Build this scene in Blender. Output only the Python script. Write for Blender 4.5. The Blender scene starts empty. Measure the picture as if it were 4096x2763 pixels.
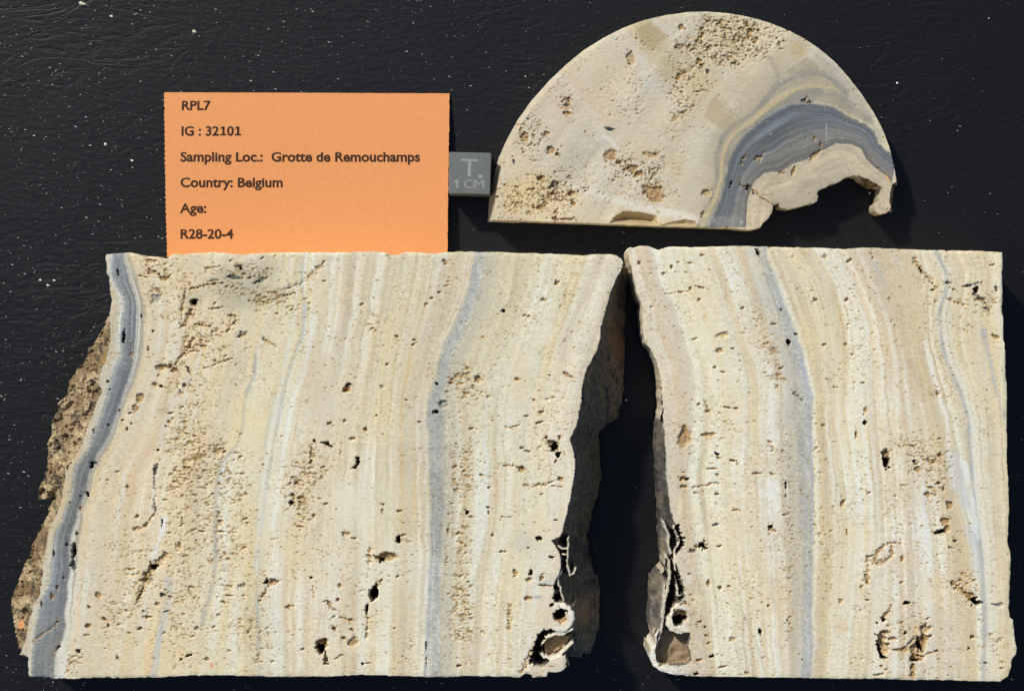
import bpy, bmesh, math, random
import numpy as np
from mathutils import Vector

# ------------------------------------------------------------------ camera, sky, sun
C = bpy.context.scene.collection
SC = bpy.context.scene
CAM_H = 0.55                       # camera height above the table top (metres)
PX = 0.01 / 165.0                  # metres per photo pixel on the plane 1 cm above the table
ZREF = 0.01
CX, CY = 2048.0, 1381.5
cam = bpy.data.cameras.new('camera')
cam.sensor_width = 36.0
cam.lens = 36.0 * (CAM_H - ZREF) / (4096 * PX)
cam.clip_start = 0.01
cam.clip_end = 50.0
camo = bpy.data.objects.new('camera', cam)
camo.location = (0, 0, CAM_H)
C.objects.link(camo)
SC.camera = camo

SUN_EL = math.radians(41)
SUN_AZ = (-0.64, 0.768)
sd = Vector((SUN_AZ[0] * math.cos(SUN_EL), SUN_AZ[1] * math.cos(SUN_EL), math.sin(SUN_EL)))
sun = bpy.data.lights.new('sun', 'SUN')
sun.energy = 3.9
sun.angle = math.radians(3.5)
sun.color = (1.0, 0.965, 0.9)
suno = bpy.data.objects.new('sun', sun)
suno.rotation_euler = sd.to_track_quat('Z', 'Y').to_euler()
suno.location = sd * 2
C.objects.link(suno)

W = bpy.data.worlds.new('World')
SC.world = W
W.use_nodes = True
wn = W.node_tree
sky = wn.nodes.new('ShaderNodeTexSky')
sky.sky_type = 'NISHITA'
sky.sun_disc = False
sky.sun_elevation = SUN_EL
sky.sun_rotation = math.atan2(sd.x, sd.y)
bg = wn.nodes['Background']
wn.links.new(sky.outputs[0], bg.inputs[0])
bg.inputs[1].default_value = 0.1
SC.view_settings.view_transform = 'Standard'
SC.view_settings.look = 'None'
SC.view_settings.exposure = 0.0
SC.view_settings.gamma = 1.0

# ------------------------------------------------------------------ helpers
rng = np.random.default_rng(7)
TAB = np.random.default_rng(11).random((256, 256)).astype(np.float32)


def vn(x, y, seed=0):
    """smooth value noise, -1..1"""
    x = np.asarray(x, np.float64) + seed * 17.37
    y = np.asarray(y, np.float64) + seed * 9.71
    xi = np.floor(x).astype(np.int64)
    yi = np.floor(y).astype(np.int64)
    fx = (x - xi)
    fy = (y - yi)
    fx = fx * fx * (3 - 2 * fx)
    fy = fy * fy * (3 - 2 * fy)
    s = (seed * 53) & 255
    a = TAB[(xi + s) & 255, yi & 255]
    b = TAB[(xi + s + 1) & 255, yi & 255]
    c = TAB[(xi + s) & 255, (yi + 1) & 255]
    d = TAB[(xi + s + 1) & 255, (yi + 1) & 255]
    return ((a * (1 - fx) + b * fx) * (1 - fy) + (c * (1 - fx) + d * fx) * fy) * 2 - 1


def fbm(x, y, seed=0, o=4):
    r = 0
    a = 1.0
    t = 0
    for i in range(o):
        r = r + a * vn(x * 2 ** i, y * 2 ** i, seed + i * 3)
        t += a
        a *= 0.5
    return r / t


def sst(a, b, x):
    t = np.clip((x - a) / (b - a), 0, 1)
    return t * t * (3 - 2 * t)


def lin(c):
    c = np.asarray(c, np.float64)
    return np.where(c <= 0.04045, c / 12.92, ((c + 0.055) / 1.055) ** 2.4)


def rgb(*c):
    return np.array(c, np.float64) / 255.0


# frames in which points were measured: origin and scale into photo pixels
FR = {'S': (0, 0, 1), 'F': (0, 0, 1.7625), 'A1': (0, 900, .63781), 'A2': (0, 1800, .61404), 'B1': (1300, 950, .6058),
      'B2': (1300, 1800, .61404), 'C1': (2450, 950, .70796), 'C2': (2450, 1800, .70796), 'D': (1750, 0, .83871),
      'D1': (1950, 0, .3871), 'D2': (2750, 0, .3871), 'D3': (1900, 450, .3871), 'D4': (2750, 450, .3871),
      'E': (600, 330, .64516), 'E5': (1760, 560, .16582), 'G1': (2000, 2100, .42265), 'G2': (2550, 2000, .48662),
      'G3': (3300, 2300, .34237), 'G4': (2200, 950, .47847), 'G5': (0, 1900, .55066), 'G6': (400, 980, .36559)}


def P(f, s):
    """points 'x,y x,y ...' in frame f -> photo pixels"""
    ox, oy, k = FR[f]
    a = np.array([[float(v) for v in p.split(',')] for p in s.split()])
    return a * k + [ox, oy]


def plane(z):
    return PX * (CAM_H - z) / (CAM_H - ZREF)


def wxy(p, z):
    """photo pixel -> world x, y on the plane at height z"""
    p = np.asarray(p, float)
    m = plane(z)
    return np.stack([(p[..., 0] - CX) * m, -(p[..., 1] - CY) * m], -1)


def low(p, z, zt):
    """points seen at height z, expressed in the pixel scale of the plane zt"""
    k = plane(z) / plane(zt)
    return (p - [CX, CY]) * k + [CX, CY]


def refine(poly, step=9, amp=1.6, scale=18, seed=0, rough=None):
    """subdivide a closed outline and make it uneven"""
    out = []
    n = len(poly)
    for i in range(n):
        a = poly[i]
        b = poly[(i + 1) % n]
        m = max(1, int(np.hypot(*(b - a)) / step))
        for j in range(m):
            out.append(a + (b - a) * j / m)
    o = np.array(out)
    am = amp if rough is None else rough(o)
    dx = vn(o[:, 0] / scale, o[:, 1] / scale, seed) + .6 * vn(o[:, 0] / scale * 2.7, o[:, 1] / scale * 2.7, seed + 1)
    dy = vn(o[:, 0] / scale, o[:, 1] / scale, seed + 2) + .6 * vn(o[:, 0] / scale * 2.7, o[:, 1] / scale * 2.7, seed + 3)
    return o + np.stack([dx * am, dy * am], 1)


def inside(poly, xs, ys):
    m = np.zeros((len(ys), len(xs)), bool)
    x0, y0 = poly[:, 0], poly[:, 1]
    x1, y1 = np.roll(x0, -1), np.roll(y0, -1)
    for j, y in enumerate(ys):
        k = (y0 <= y) != (y1 <= y)
        if not k.any():
            continue
        cr = np.sort(x0[k] + (y - y0[k]) * (x1[k] - x0[k]) / (y1[k] - y0[k]))
        m[j] = (np.searchsorted(cr, xs) % 2) == 1
    return m


def seg_dist(pts, X, Y, closed):
    d = np.full(X.shape, 1e9)
    px = np.zeros_like(d)
    py = np.zeros_like(d)
    n = len(pts) if closed else len(pts) - 1
    for i in range(n):
        a = pts[i]
        b = pts[(i + 1) % len(pts)]
        ab = b - a
        L = ab @ ab + 1e-9
        t = np.clip(((X - a[0]) * ab[0] + (Y - a[1]) * ab[1]) / L, 0, 1)
        qx = a[0] + t * ab[0]
        qy = a[1] + t * ab[1]
        dd = (X - qx) ** 2 + (Y - qy) ** 2
        k = dd < d
        d = np.where(k, dd, d)
        px = np.where(k, qx, px)
        py = np.where(k, qy, py)
    return np.sqrt(d), px, py


class Stone:
    """one cut stone: a fine relief over its outline, painted layer by layer"""

    def __init__(s, name, sil, cut, zt, step=2.9):
        s.name = name
        s.sil, s.cut, s.zt, s.step = sil, cut, zt, step
        lo = sil.min(0) - 3 * step
        hi = sil.max(0) + 3 * step
        s.xs = np.arange(lo[0], hi[0], step)
        s.ys = np.arange(lo[1], hi[1], step)
        s.X, s.Y = np.meshgrid(s.xs, s.ys)
        s.x0, s.y0 = lo
        s.isil = inside(sil, s.xs, s.ys)
        s.icut = inside(cut, s.xs, s.ys) & s.isil
        s.dsil = s.dist(sil, True)
        s.dcut = s.dist(cut, True)
        s.broken = ~s.icut & (s.isil | (s.dcut > 13))
        s.Z = np.zeros_like(s.X)                    # millimetres below (-) the cut face
        s.col = np.zeros(s.X.shape + (3,))
        s.cls = np.where(s.icut, 0, 1).astype(int)

    def dist(s, pts, closed=False, q=5):
        xs = np.append(s.xs[::q], s.xs[-1] + s.step * q)
        ys = np.append(s.ys[::q], s.ys[-1] + s.step * q)
        x, y = np.meshgrid(xs, ys)
        if closed and len(pts) > 220:
            pts = pts[::2]
        d = seg_dist(np.asarray(pts), x, y, closed)[0]
        fi = np.arange(len(s.ys)) / q
        fj = np.arange(len(s.xs)) / q
        i = np.minimum(fi.astype(int), d.shape[0] - 2)
        j = np.minimum(fj.astype(int), d.shape[1] - 2)
        u = (fi - i)[:, None]
        v = (fj - j)[None]
        g = lambda a, b: d[np.ix_(a, b)]
        return (g(i, j) * (1 - v) + g(i, j + 1) * v) * (1 - u) + (g(i + 1, j) * (1 - v) + g(i + 1, j + 1) * v) * u

    def win(s, x, y, r):
        j0 = max(0, int((x - r - s.x0) / s.step))
        j1 = min(len(s.xs), int((x + r - s.x0) / s.step) + 2)
        i0 = max(0, int((y - r - s.y0) / s.step))
        i1 = min(len(s.ys), int((y + r - s.y0) / s.step) + 2)
        return (slice(i0, i1), slice(j0, j1)) if i1 > i0 and j1 > j0 else None

    def mix(s, a, c):
        s.col += a[..., None] * (np.asarray(c) - s.col)

    def stamp(s, w, r, depth, c, al, edge=.45, sub=False):
        """sink the place where r < 1"""
        k = sst(0, edge, 1 - r)
        z = s.Z[w]
        s.Z[w] = z - depth * k if sub else np.minimum(z, -depth * k + np.minimum(z, 0) * .2)
        if c is not None:
            a = (al * sst(-.05, .35, 1 - r))[..., None]
            s.col[w] += a * (c - s.col[w])

    def pit(s, x, y, a, b, rot=0, depth=2., c=None, al=.6, irr=.35, edge=.4):
        R = max(a, b) * (1.2 + irr)
        w = s.win(x, y, R + 4)
        if w is None:
            return
        X, Y = s.X[w] - x, s.Y[w] - y
        ca, sa = math.cos(math.radians(rot)), math.sin(math.radians(rot))
        u = (X * ca + Y * sa) / a
        v = (-X * sa + Y * ca) / b
        r = np.hypot(u, v)
        if irr:
            irr = irr * (.4 + .6 * min(1., 13. / max(a, b)))
            q = 1.3 / max(7., min(a, b))
            r = r * (1 + irr * fbm(s.X[w] * q + x, s.Y[w] * q, int(x) % 13, 3) * 2.2) + irr * .5 * vn(s.X[w] / 7, s.Y[w] / 6, 17)
        s.stamp(w, r, depth * (1 + .3 * vn(s.X[w] / 9, s.Y[w] / 9, 19)), c, al, edge)

    def gash(s, pts, w0, w1=None, depth=1.5, c=None, al=.6, crack=.4):
        """a ragged opening: a thin crack with a chain of uneven little pits along it"""
        w1 = w0 if w1 is None else w1
        pts = np.asarray(pts)
        n = len(pts) - 1
        c0 = (pts.min(0) + pts.max(0)) / 2
        w = s.win(c0[0], c0[1], np.abs(pts - c0).max() + max(w0, w1) * 2 + 6)
        if w is None:
            return
        g = np.random.default_rng(int(pts[0, 0] * 7 + pts[0, 1]))
        X, Y = s.X[w], s.Y[w]
        best = np.full(X.shape, 9.)
        wx = X + 7 * fbm(X / 22, Y / 22, 5, 2)
        wy = Y + 7 * fbm(X / 22, Y / 22, 6, 2)
        for i in range(n):
            a, b = pts[i], pts[i + 1]
            ab = b - a
            t = np.clip(((wx - a[0]) * ab[0] + (wy - a[1]) * ab[1]) / (ab @ ab + 1e-9), 0, 1)
            d = np.hypot(wx - a[0] - t * ab[0], wy - a[1] - t * ab[1])
            wd = (w0 + (w1 - w0) * (i + t) / n) * crack
            best = np.minimum(best, d / wd)
        best = best * (1 + .5 * vn(X / 9, Y / 9, 8)) + .9 * sst(.0, .5, vn(X / 24, Y / 24, 12))
        s.stamp(w, best, depth * .45, c, al * .45)
        L = np.concatenate([[0], np.cumsum(np.hypot(*np.diff(pts, axis=0).T))])
        p = 0.
        while p < L[-1]:
            t = p / L[-1]
            wd = (w0 + (w1 - w0) * t) * g.uniform(.5, 1.15)
            x = np.interp(p, L, pts[:, 0]) + g.normal() * wd * .35
            y = np.interp(p, L, pts[:, 1]) + g.normal() * wd * .35
            s.pit(x, y, wd * g.uniform(.9, 1.7), wd * g.uniform(.6, 1.1), g.uniform(-40, 40), depth * g.uniform(.5, 1.1), c, al * g.uniform(.4, 1), .45)
            p += max(4., wd * g.uniform(.9, 2.2))

    def line(s, pts, width, c, al=.6, soft=.7, wob=3):
        """coloured layer along a line (mineral colour only)"""
        d = s.dist(np.asarray(pts), False, 3) + wob * vn(s.X / 25, s.Y / 40, 21)
        d = d + .1 * width * np.random.default_rng(4).normal(size=d.shape) + .2 * width * vn(s.X / 14, s.Y / 4, 23)
        wd = width * (1.15 + .55 * vn(s.X / 70, s.Y / 70, 24))
        k = (1.1 + .5 * fbm(s.X / 60, s.Y / 60, 25, 3)) * al
        s.mix(np.clip(k, 0, 1) * sst(1.25, .2 * (1 - soft), d / wd), c)

    def ridge(s, pts, width, c, z=-.25, cls=None):
        pts = np.asarray(pts)
        c0 = (pts.min(0) + pts.max(0)) / 2
        w = s.win(c0[0], c0[1], np.abs(pts - c0).max() + width * 2)
        X, Y = s.X[w], s.Y[w]
        d = seg_dist(pts, X + 3 * vn(X / 12, Y / 12, 31), Y + 3 * vn(X / 12, Y / 12, 32), False)[0] / width
        k = sst(1.15, .7, d)
        s.Z[w] = s.Z[w] * (1 - k) + np.maximum(s.Z[w], z) * k
        s.col[w] += k[..., None] * (c * (1 + .08 * vn(X / 5, Y / 5, 4))[..., None] - s.col[w])
        if cls is not None:
            s.cls[w] = np.where((k > .4) & s.isil[w], cls, s.cls[w])

    def blob(s, x, y, rx, ry, c, al=.5, rot=0):
        ca, sa = math.cos(math.radians(rot)), math.sin(math.radians(rot))
        X, Y = s.X - x, s.Y - y
        r = np.hypot((X * ca + Y * sa) / rx, (-X * sa + Y * ca) / ry)
        s.mix(al * sst(1.1, .2, r * (1 + .35 * fbm(s.X / 40, s.Y / 40, 3, 3))), c)

    def pores(s, n, dens, a=(5, 10), b=(3, 5.5), depth=(.25, .9), c=rgb(158, 124, 74), al=(.35, .85), rot=(-12, 12), seed=1):
        g = np.random.default_rng(seed)
        x = g.uniform(s.xs[0], s.xs[-1], n)
        y = g.uniform(s.ys[0], s.ys[-1], n)
        i = ((y - s.y0) / s.step).astype(int).clip(0, len(s.ys) - 1)
        j = ((x - s.x0) / s.step).astype(int).clip(0, len(s.xs) - 1)
        k = g.random(n) < dens[i, j]
        x, y = x[k], y[k]
        big = dens[i, j][k]
        m = len(x)
        q = g.random(m) ** 2.2
        A = a[0] + (a[1] - a[0]) * q * (.6 + .7 * big)
        B = b[0] + (b[1] - b[0]) * g.random(m) * (.5 + .5 * q)
        T = np.radians(g.uniform(rot[0], rot[1], m))
        Dp = depth[0] + (depth[1] - depth[0]) * q
        Al = g.uniform(al[0], al[1], m) * (.5 + .5 * q)
        CA, SA = np.cos(T), np.sin(T)
        for t in range(m):
            w = s.win(x[t], y[t], A[t] + 3)
            if w is None:
                continue
            X, Y = s.X[w] - x[t], s.Y[w] - y[t]
            r = np.hypot((X * CA[t] + Y * SA[t]) / A[t], (-X * SA[t] + Y * CA[t]) / B[t])
            s.stamp(w, r, Dp[t], c, Al[t], .6, True)

    def fabric(s, d, depth=(.015, .16), c=rgb(164, 134, 84), al=.85, sx=9.5, sy=5., seed=50, lean=0.):
        """irregular little openings wherever the stone is porous"""
        X = s.X + lean * s.Y + 4 * vn(s.X / 30, s.Y / 20, seed + 7)
        n = vn(X / sx, s.Y / sy, seed) + .55 * vn(X / sx * 2.1, s.Y / sy * 2.1, seed + 1) + .3 * vn(X / 40, s.Y / 25, seed + 2)
        thr = .82 - .6 * np.clip(d, 0, 1)
        k = sst(thr, thr + .45, n) * (d > .005)
        s.Z -= (depth[0] + (depth[1] - depth[0]) * np.clip(d, 0, 1)) * k
        s.mix(k * al * (.35 + .65 * np.clip(d * 1.3, 0, 1)), c)
        if True:
            q = fbm(X / 24, s.Y / 14, seed + 3, 3)
            k = sst(.5 - .42 * d, 1. - .42 * d, q + .25 * n) * sst(.25, .6, d)
            s.Z -= depth[1] * 1.5 * k
            s.mix(k * al * .8, c * .9)

    def build(s, label, cat, names, mats, base=.0004, group=None, wall=.00022):
        """mesh the relief: one object per class of surface, plus the side walls"""
        ny, nx = s.X.shape
        use = np.zeros((ny - 1, nx - 1), bool)
        m = s.isil
        use = m[:-1, :-1] | m[1:, :-1] | m[:-1, 1:] | m[1:, 1:]
        vx, vy = s.X.copy(), s.Y.copy()
        vu = np.zeros((ny, nx), bool)
        vu[:-1, :-1] |= use
        vu[1:, :-1] |= use
        vu[:-1, 1:] |= use
        vu[1:, 1:] |= use
        ring = vu & ~m
        ii, jj = np.nonzero(ring)
        # pull outside vertices onto the outline
        best = np.full(len(ii), 1e9)
        qx = s.X[ii, jj].copy()
        qy = s.Y[ii, jj].copy()
        rx, ry = qx.copy(), qy.copy()
        n = len(s.sil)
        for k in range(n):
            a, b = s.sil[k], s.sil[(k + 1) % n]
            sel = (np.abs(rx - (a[0] + b[0]) / 2) < 16) & (np.abs(ry - (a[1] + b[1]) / 2) < 16)
            if not sel.any():
                continue
            idx = np.nonzero(sel)[0]
            ab = b - a
            t = np.clip(((rx[idx] - a[0]) * ab[0] + (ry[idx] - a[1]) * ab[1]) / (ab @ ab + 1e-9), 0, 1)
            ux, uy = a[0] + t * ab[0], a[1] + t * ab[1]
            d = (rx[idx] - ux) ** 2 + (ry[idx] - uy) ** 2
            u = d < best[idx]
            best[idx[u]] = d[u]
            qx[idx[u]] = ux[u]
            qy[idx[u]] = uy[u]
        vx[ii, jj] = qx
        vy[ii, jj] = qy
        k = plane(s.zt)
        WX = (vx - CX) * k
        WY = -(vy - CY) * k
        WZ = np.maximum(s.zt + s.Z * .001, base + .0003)
        col = lin(np.clip(s.col, .012, 1)) / ILLUM
        cen = wxy(np.array([(s.sil[:, 0].min() + s.sil[:, 0].max()) / 2, (s.sil[:, 1].min() + s.sil[:, 1].max()) / 2]), s.zt)
        root = thing(s.name, label, cat, (cen[0], cen[1], 0), group)
        fc = s.cls[:-1, :-1]
        vid = np.arange(ny * nx).reshape(ny, nx)
        F = np.stack([vid[:-1, :-1], vid[1:, :-1], vid[1:, 1:], vid[:-1, 1:]], -1)
        co = np.stack([WX - cen[0], WY - cen[1], WZ], -1).reshape(-1, 3)
        cl = np.concatenate([col.reshape(-1, 3), np.ones((ny * nx, 1))], 1)
        for c, nm in names.items():
            f = F[use & (fc == c)]
            if len(f):
                mesh_obj(nm, co, f, mats[c], root, cl)
        # side walls
        f = F[use]
        e = np.concatenate([f[:, [0, 1]], f[:, [1, 2]], f[:, [2, 3]], f[:, [3, 0]]])
        key = np.minimum(e[:, 0], e[:, 1]) * (ny * nx) + np.maximum(e[:, 0], e[:, 1])
        u, idx, cnt = np.unique(key, return_index=True, return_counts=True)
        be = e[idx[cnt == 1]]
        vs, inv = np.unique(be, return_inverse=True)
        be = inv.reshape(-1, 2)
        top = co[vs]
        L = 5
        layers = []
        for q in range(L + 1):
            t = q / L
            p = top.copy()
            p[:, 2] = top[:, 2] * (1 - t) + base * t
            am = wall * (t > 0)
            p[:, 0] = p[:, 0] * (1 - .0015 * t) + am * vn(top[:, 0] * 900 + 7, top[:, 1] * 900 + q * 3, 3)
            p[:, 1] = p[:, 1] * (1 - .0015 * t) + am * vn(top[:, 0] * 900 - 7, top[:, 1] * 900 + q * 3, 4)
            layers.append(p)
        wc = np.concatenate(layers)
        N = len(vs)
        wf = np.concatenate([np.stack([be[:, 1] + q * N, be[:, 0] + q * N, be[:, 0] + (q + 1) * N, be[:, 1] + (q + 1) * N], 1) for q in range(L)])
        mesh_obj('side_wall', wc, wf, mats[0], root, np.tile(cl[vs], (L + 1, 1)))
        return root


def thing(name, label, cat, loc=(0, 0, 0), group=None):
    o = bpy.data.objects.new(name, None)
    o.empty_display_size = .01
    C.objects.link(o)
    o.location = loc
    o['label'] = label
    o['category'] = cat
    if group:
        o['group'] = group
    return o


def mesh_obj(name, co, faces, mat, parent=None, col=None, smooth=True):
    faces = np.asarray(faces)
    vs, inv = np.unique(faces, return_inverse=True)
    faces = inv.reshape(faces.shape)
    co = np.asarray(co)[vs]
    me = bpy.data.meshes.new(name)
    me.vertices.add(len(co))
    me.vertices.foreach_set('co', co.astype(np.float32).ravel())
    k = faces.shape[1]
    me.loops.add(faces.size)
    me.loops.foreach_set('vertex_index', faces.astype(np.int32).ravel())
    me.polygons.add(len(faces))
    me.polygons.foreach_set('loop_start', np.arange(0, faces.size, k, dtype=np.int32))
    if col is not None:
        at = me.color_attributes.new('mineral', 'FLOAT_COLOR', 'POINT')
        at.data.foreach_set('color', np.asarray(col)[vs].astype(np.float32).ravel())
    me.update(calc_edges=True)
    me.polygons.foreach_set('use_smooth', np.full(len(faces), smooth))
    me.materials.append(mat)
    o = bpy.data.objects.new(name, me)
    C.objects.link(o)
    if parent:
        o.parent = parent
    return o


def bm_obj(name, bm, mat, parent=None, smooth=False):
    me = bpy.data.meshes.new(name)
    bm.to_mesh(me)
    bm.free()
    me.materials.append(mat)
    for p in me.polygons:
        p.use_smooth = smooth
    o = bpy.data.objects.new(name, me)
    C.objects.link(o)
    if parent:
        o.parent = parent
    return o


def mat_new(name, color=(.5, .5, .5), rough=.6, spec=.3):
    m = bpy.data.materials.new(name)
    m.use_nodes = True
    b = m.node_tree.nodes['Principled BSDF']
    b.inputs['Base Color'].default_value = (*color, 1)
    b.inputs['Roughness'].default_value = rough
    b.inputs['Specular IOR Level'].default_value = spec
    return m, m.node_tree, b


def nnode(nt, t, **kw):
    n = nt.nodes.new(t)
    for k, v in kw.items():
        setattr(n, k, v)
    return n


ILLUM = 1.07                       # brightness a white matt face gets from this sun and sky


def stone_mat(name, rough, bump):
    m, nt, b = mat_new(name, rough=rough, spec=.25)
    at = nnode(nt, 'ShaderNodeAttribute', attribute_name='mineral')
    tc = nnode(nt, 'ShaderNodeTexCoord')
    n1 = nnode(nt, 'ShaderNodeTexNoise')
    n1.inputs['Scale'].default_value = 3200
    n1.inputs['Detail'].default_value = 4
    nt.links.new(tc.outputs['Object'], n1.inputs['Vector'])
    mr = nnode(nt, 'ShaderNodeMapRange')
    mr.inputs['From Min'].default_value = .3
    mr.inputs['From Max'].default_value = .7
    mr.inputs['To Min'].default_value = .94
    mr.inputs['To Max'].default_value = 1.06
    nt.links.new(n1.outputs['Fac'], mr.inputs['Value'])
    mx = nnode(nt, 'ShaderNodeMix', data_type='RGBA', blend_type='MULTIPLY')
    mx.inputs['Factor'].default_value = 1
    nt.links.new(at.outputs['Color'], mx.inputs[6])
    nt.links.new(mr.outputs['Result'], mx.inputs[7])
    nt.links.new(mx.outputs[2], b.inputs['Base Color'])
    bp = nnode(nt, 'ShaderNodeBump')
    bp.inputs['Strength'].default_value = bump
    bp.inputs['Distance'].default_value = .0001
    nt.links.new(n1.outputs['Fac'], bp.inputs['Height'])
    nt.links.new(bp.outputs['Normal'], b.inputs['Normal'])
    return m


M_CUT = stone_mat('travertine', .7, .12)
M_GREY = stone_mat('grey_calcite', .5, .15)
M_CRUST = stone_mat('rough_crust', .85, .7)

# ------------------------------------------------------------------ table top: black leatherette sheet
m, nt, b = mat_new('black_leatherette', (.0032, .0032, .0033), .42, .36)
tc = nnode(nt, 'ShaderNodeTexCoord')
mp = nnode(nt, 'ShaderNodeMapping')
mp.inputs['Scale'].default_value = (420, 900, 420)
mp.inputs['Rotation'].default_value = (0, 0, math.radians(12))
nt.links.new(tc.outputs['Object'], mp.inputs['Vector'])
g1 = nnode(nt, 'ShaderNodeTexNoise')
g1.inputs['Scale'].default_value = 1
g1.inputs['Detail'].default_value = 5
nt.links.new(mp.outputs[0], g1.inputs['Vector'])
mp2 = nnode(nt, 'ShaderNodeMapping')
mp2.inputs['Scale'].default_value = (50, 150, 50)
mp2.inputs['Rotation'].default_value = (0, 0, math.radians(-32))
nt.links.new(tc.outputs['Object'], mp2.inputs['Vector'])
g2 = nnode(nt, 'ShaderNodeTexNoise')
g2.inputs['Scale'].default_value = 1
g2.inputs['Detail'].default_value = 4
g2.inputs['Distortion'].default_value = 1.2
nt.links.new(mp2.outputs[0], g2.inputs['Vector'])
# creases: narrow valleys of the noise
ab = nnode(nt, 'ShaderNodeMath', operation='SUBTRACT')
ab.inputs[1].default_value = .5
nt.links.new(g2.outputs['Fac'], ab.inputs[0])
ab2 = nnode(nt, 'ShaderNodeMath', operation='ABSOLUTE')
nt.links.new(ab.outputs[0], ab2.inputs[0])
cr = nnode(nt, 'ShaderNodeMapRange')
cr.inputs['From Max'].default_value = .06
nt.links.new(ab2.outputs[0], cr.inputs['Value'])
g3 = nnode(nt, 'ShaderNodeTexNoise')
g3.inputs['Scale'].default_value = 22
nt.links.new(tc.outputs['Object'], g3.inputs['Vector'])
g3r = nnode(nt, 'ShaderNodeMapRange')
g3r.inputs['From Min'].default_value = .45
g3r.inputs['From Max'].default_value = .62
nt.links.new(g3.outputs['Fac'], g3r.inputs['Value'])
crm = nnode(nt, 'ShaderNodeMath', operation='MULTIPLY')
nt.links.new(cr.outputs[0], crm.inputs[0])
nt.links.new(g3r.outputs[0], crm.inputs[1])
hs = nnode(nt, 'ShaderNodeMath', operation='MULTIPLY_ADD')
hs.inputs[1].default_value = .45
nt.links.new(crm.outputs[0], hs.inputs[0])
nt.links.new(g1.outputs['Fac'], hs.inputs[2])
bp = nnode(nt, 'ShaderNodeBump')
bp.inputs['Strength'].default_value = .24
bp.inputs['Distance'].default_value = .0004
nt.links.new(hs.outputs[0], bp.inputs['Height'])
nt.links.new(bp.outputs['Normal'], b.inputs['Normal'])
M_VINYL = m
gx = np.linspace(-.32, .32, 121)
gy = np.linspace(-.26, .26, 101)
X, Y = np.meshgrid(gx, gy)
Z = .00018 * fbm(X * 28, Y * 28, 5, 3) - .0002
ids = np.arange(X.size).reshape(X.shape)
F = np.stack([ids[:-1, :-1], ids[:-1, 1:], ids[1:, 1:], ids[1:, :-1]], -1).reshape(-1, 4)
o = mesh_obj('tabletop', np.stack([X, Y, Z], -1).reshape(-1, 3), F, M_VINYL)
o['kind'] = 'structure'

BK = rgb(70, 52, 34)
BR = rgb(158, 122, 74)
TN = rgb(178, 150, 104)
GR = rgb(158, 154, 136)
DG = rgb(78, 76, 70)


def curve_x(st, *pts):
    """x of a layer boundary for every row of the relief"""
    p = np.concatenate(pts)
    p = p[np.argsort(p[:, 1])]
    x = np.interp(st.ys, p[:, 1], p[:, 0])
    k = np.ones(13) / 13
    return np.convolve(np.pad(x, 6, mode='edge'), k, 'valid')


def layers(st, curves, zones, seed, greys=()):
    """colour the relief by growth layers running between the boundary curves"""
    cv = np.sort(np.stack(curves, 0), 0)
    nom = np.concatenate([[0], np.cumsum(np.maximum(np.diff(cv, axis=0).mean(1), 8))])
    Xw = st.X + 5 * vn(st.X / 90, st.Y / 60, seed) + 2.2 * vn(st.X / 22, st.Y / 30, seed + 1)
    Xf = Xw + 3.5 * vn(st.X / 30, st.Y / 3.4, seed + 2) + 2.5 * np.random.default_rng(seed).normal(size=st.X.shape)
    V = np.empty_like(st.X)
    U = np.empty_like(st.X)
    T = np.empty_like(st.X)
    for r in range(len(st.ys)):
        U[r] = np.interp(Xw[r], cv[:, r], nom)
        T[r] = np.interp(Xw[r], cv[:, r], np.arange(len(nom)))
        V[r] = np.interp(Xf[r], cv[:, r], np.arange(len(nom)))
    z = np.clip(V.astype(int), 0, len(zones) - 1)
    f = V - z
    ca = np.array([q[0] for q in zones], float) / 255
    cb = np.array([q[1] for q in zones], float) / 255
    am = np.array([q[2] for q in zones], float)
    st.col[:] = ca[z] + (cb[z] - ca[z]) * f[..., None]
    for _ in range(1):
        c = st.col.copy()
        for q in (1, 2):
            c[:, q:] += st.col[:, :-q]
            c[:, :q] += st.col[:, :q]
            c[:, :-q] += st.col[:, q:]
            c[:, -q:] += st.col[:, -q:]
        st.col = c / 5
    A = am[z]
    l1 = vn(U / 5.5, st.Y / 900 + .3 * vn(st.X / 200, st.Y / 300, 2), seed + 5)
    l2 = vn(U / 14, st.Y / 700, seed + 6)
    l3 = vn(U / 42, st.Y / 1000, seed + 7)
    patchy = .8 + .5 * vn(st.X / 170, st.Y / 130, seed + 15)
    lam = np.clip(A * 22 * patchy * (.34 * l1 + .46 * l2 + .5 * l3 + .35 * vn(U / 95, st.Y / 900, seed + 8)), -1, 1)[..., None]
    grey = np.isin(z, greys)[..., None]
    hi = np.where(grey, np.clip(st.col * 1.2, 0, .87), rgb(236, 232, 212))
    lo = np.where(grey, st.col * .78, rgb(197, 180, 146))
    st.col = np.where(lam > 0, st.col + (hi - st.col) * lam * .8, st.col - (lo - st.col) * lam * .7)
    # warm and cool swings between layers
    hue = vn(U / 30, st.Y / 600, seed + 9) * .5 + vn(U / 11, st.Y / 500, seed + 10) * .35 + .5 * fbm(st.X / 160, st.Y / 160, seed + 12, 3)
    st.col *= 1 + np.stack([hue * .02, -hue * .012, -hue * .075], -1)
    return T, f


def grain(st, a=.05, seed=3):
    g = .45 * np.random.default_rng(seed).normal(0, 1, st.X.shape)
    g = g + 1.1 * vn(st.X / 9, st.Y / 3.1, 9) + .6 * vn(st.X / 16, st.Y / 6, 10)
    g = g * (.75 + .6 * fbm(st.X / 70, st.Y / 110, 13, 2))
    st.col *= (1 + a * g)[..., None]
    st.Z += .0035 * g * (a / .05)


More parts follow.
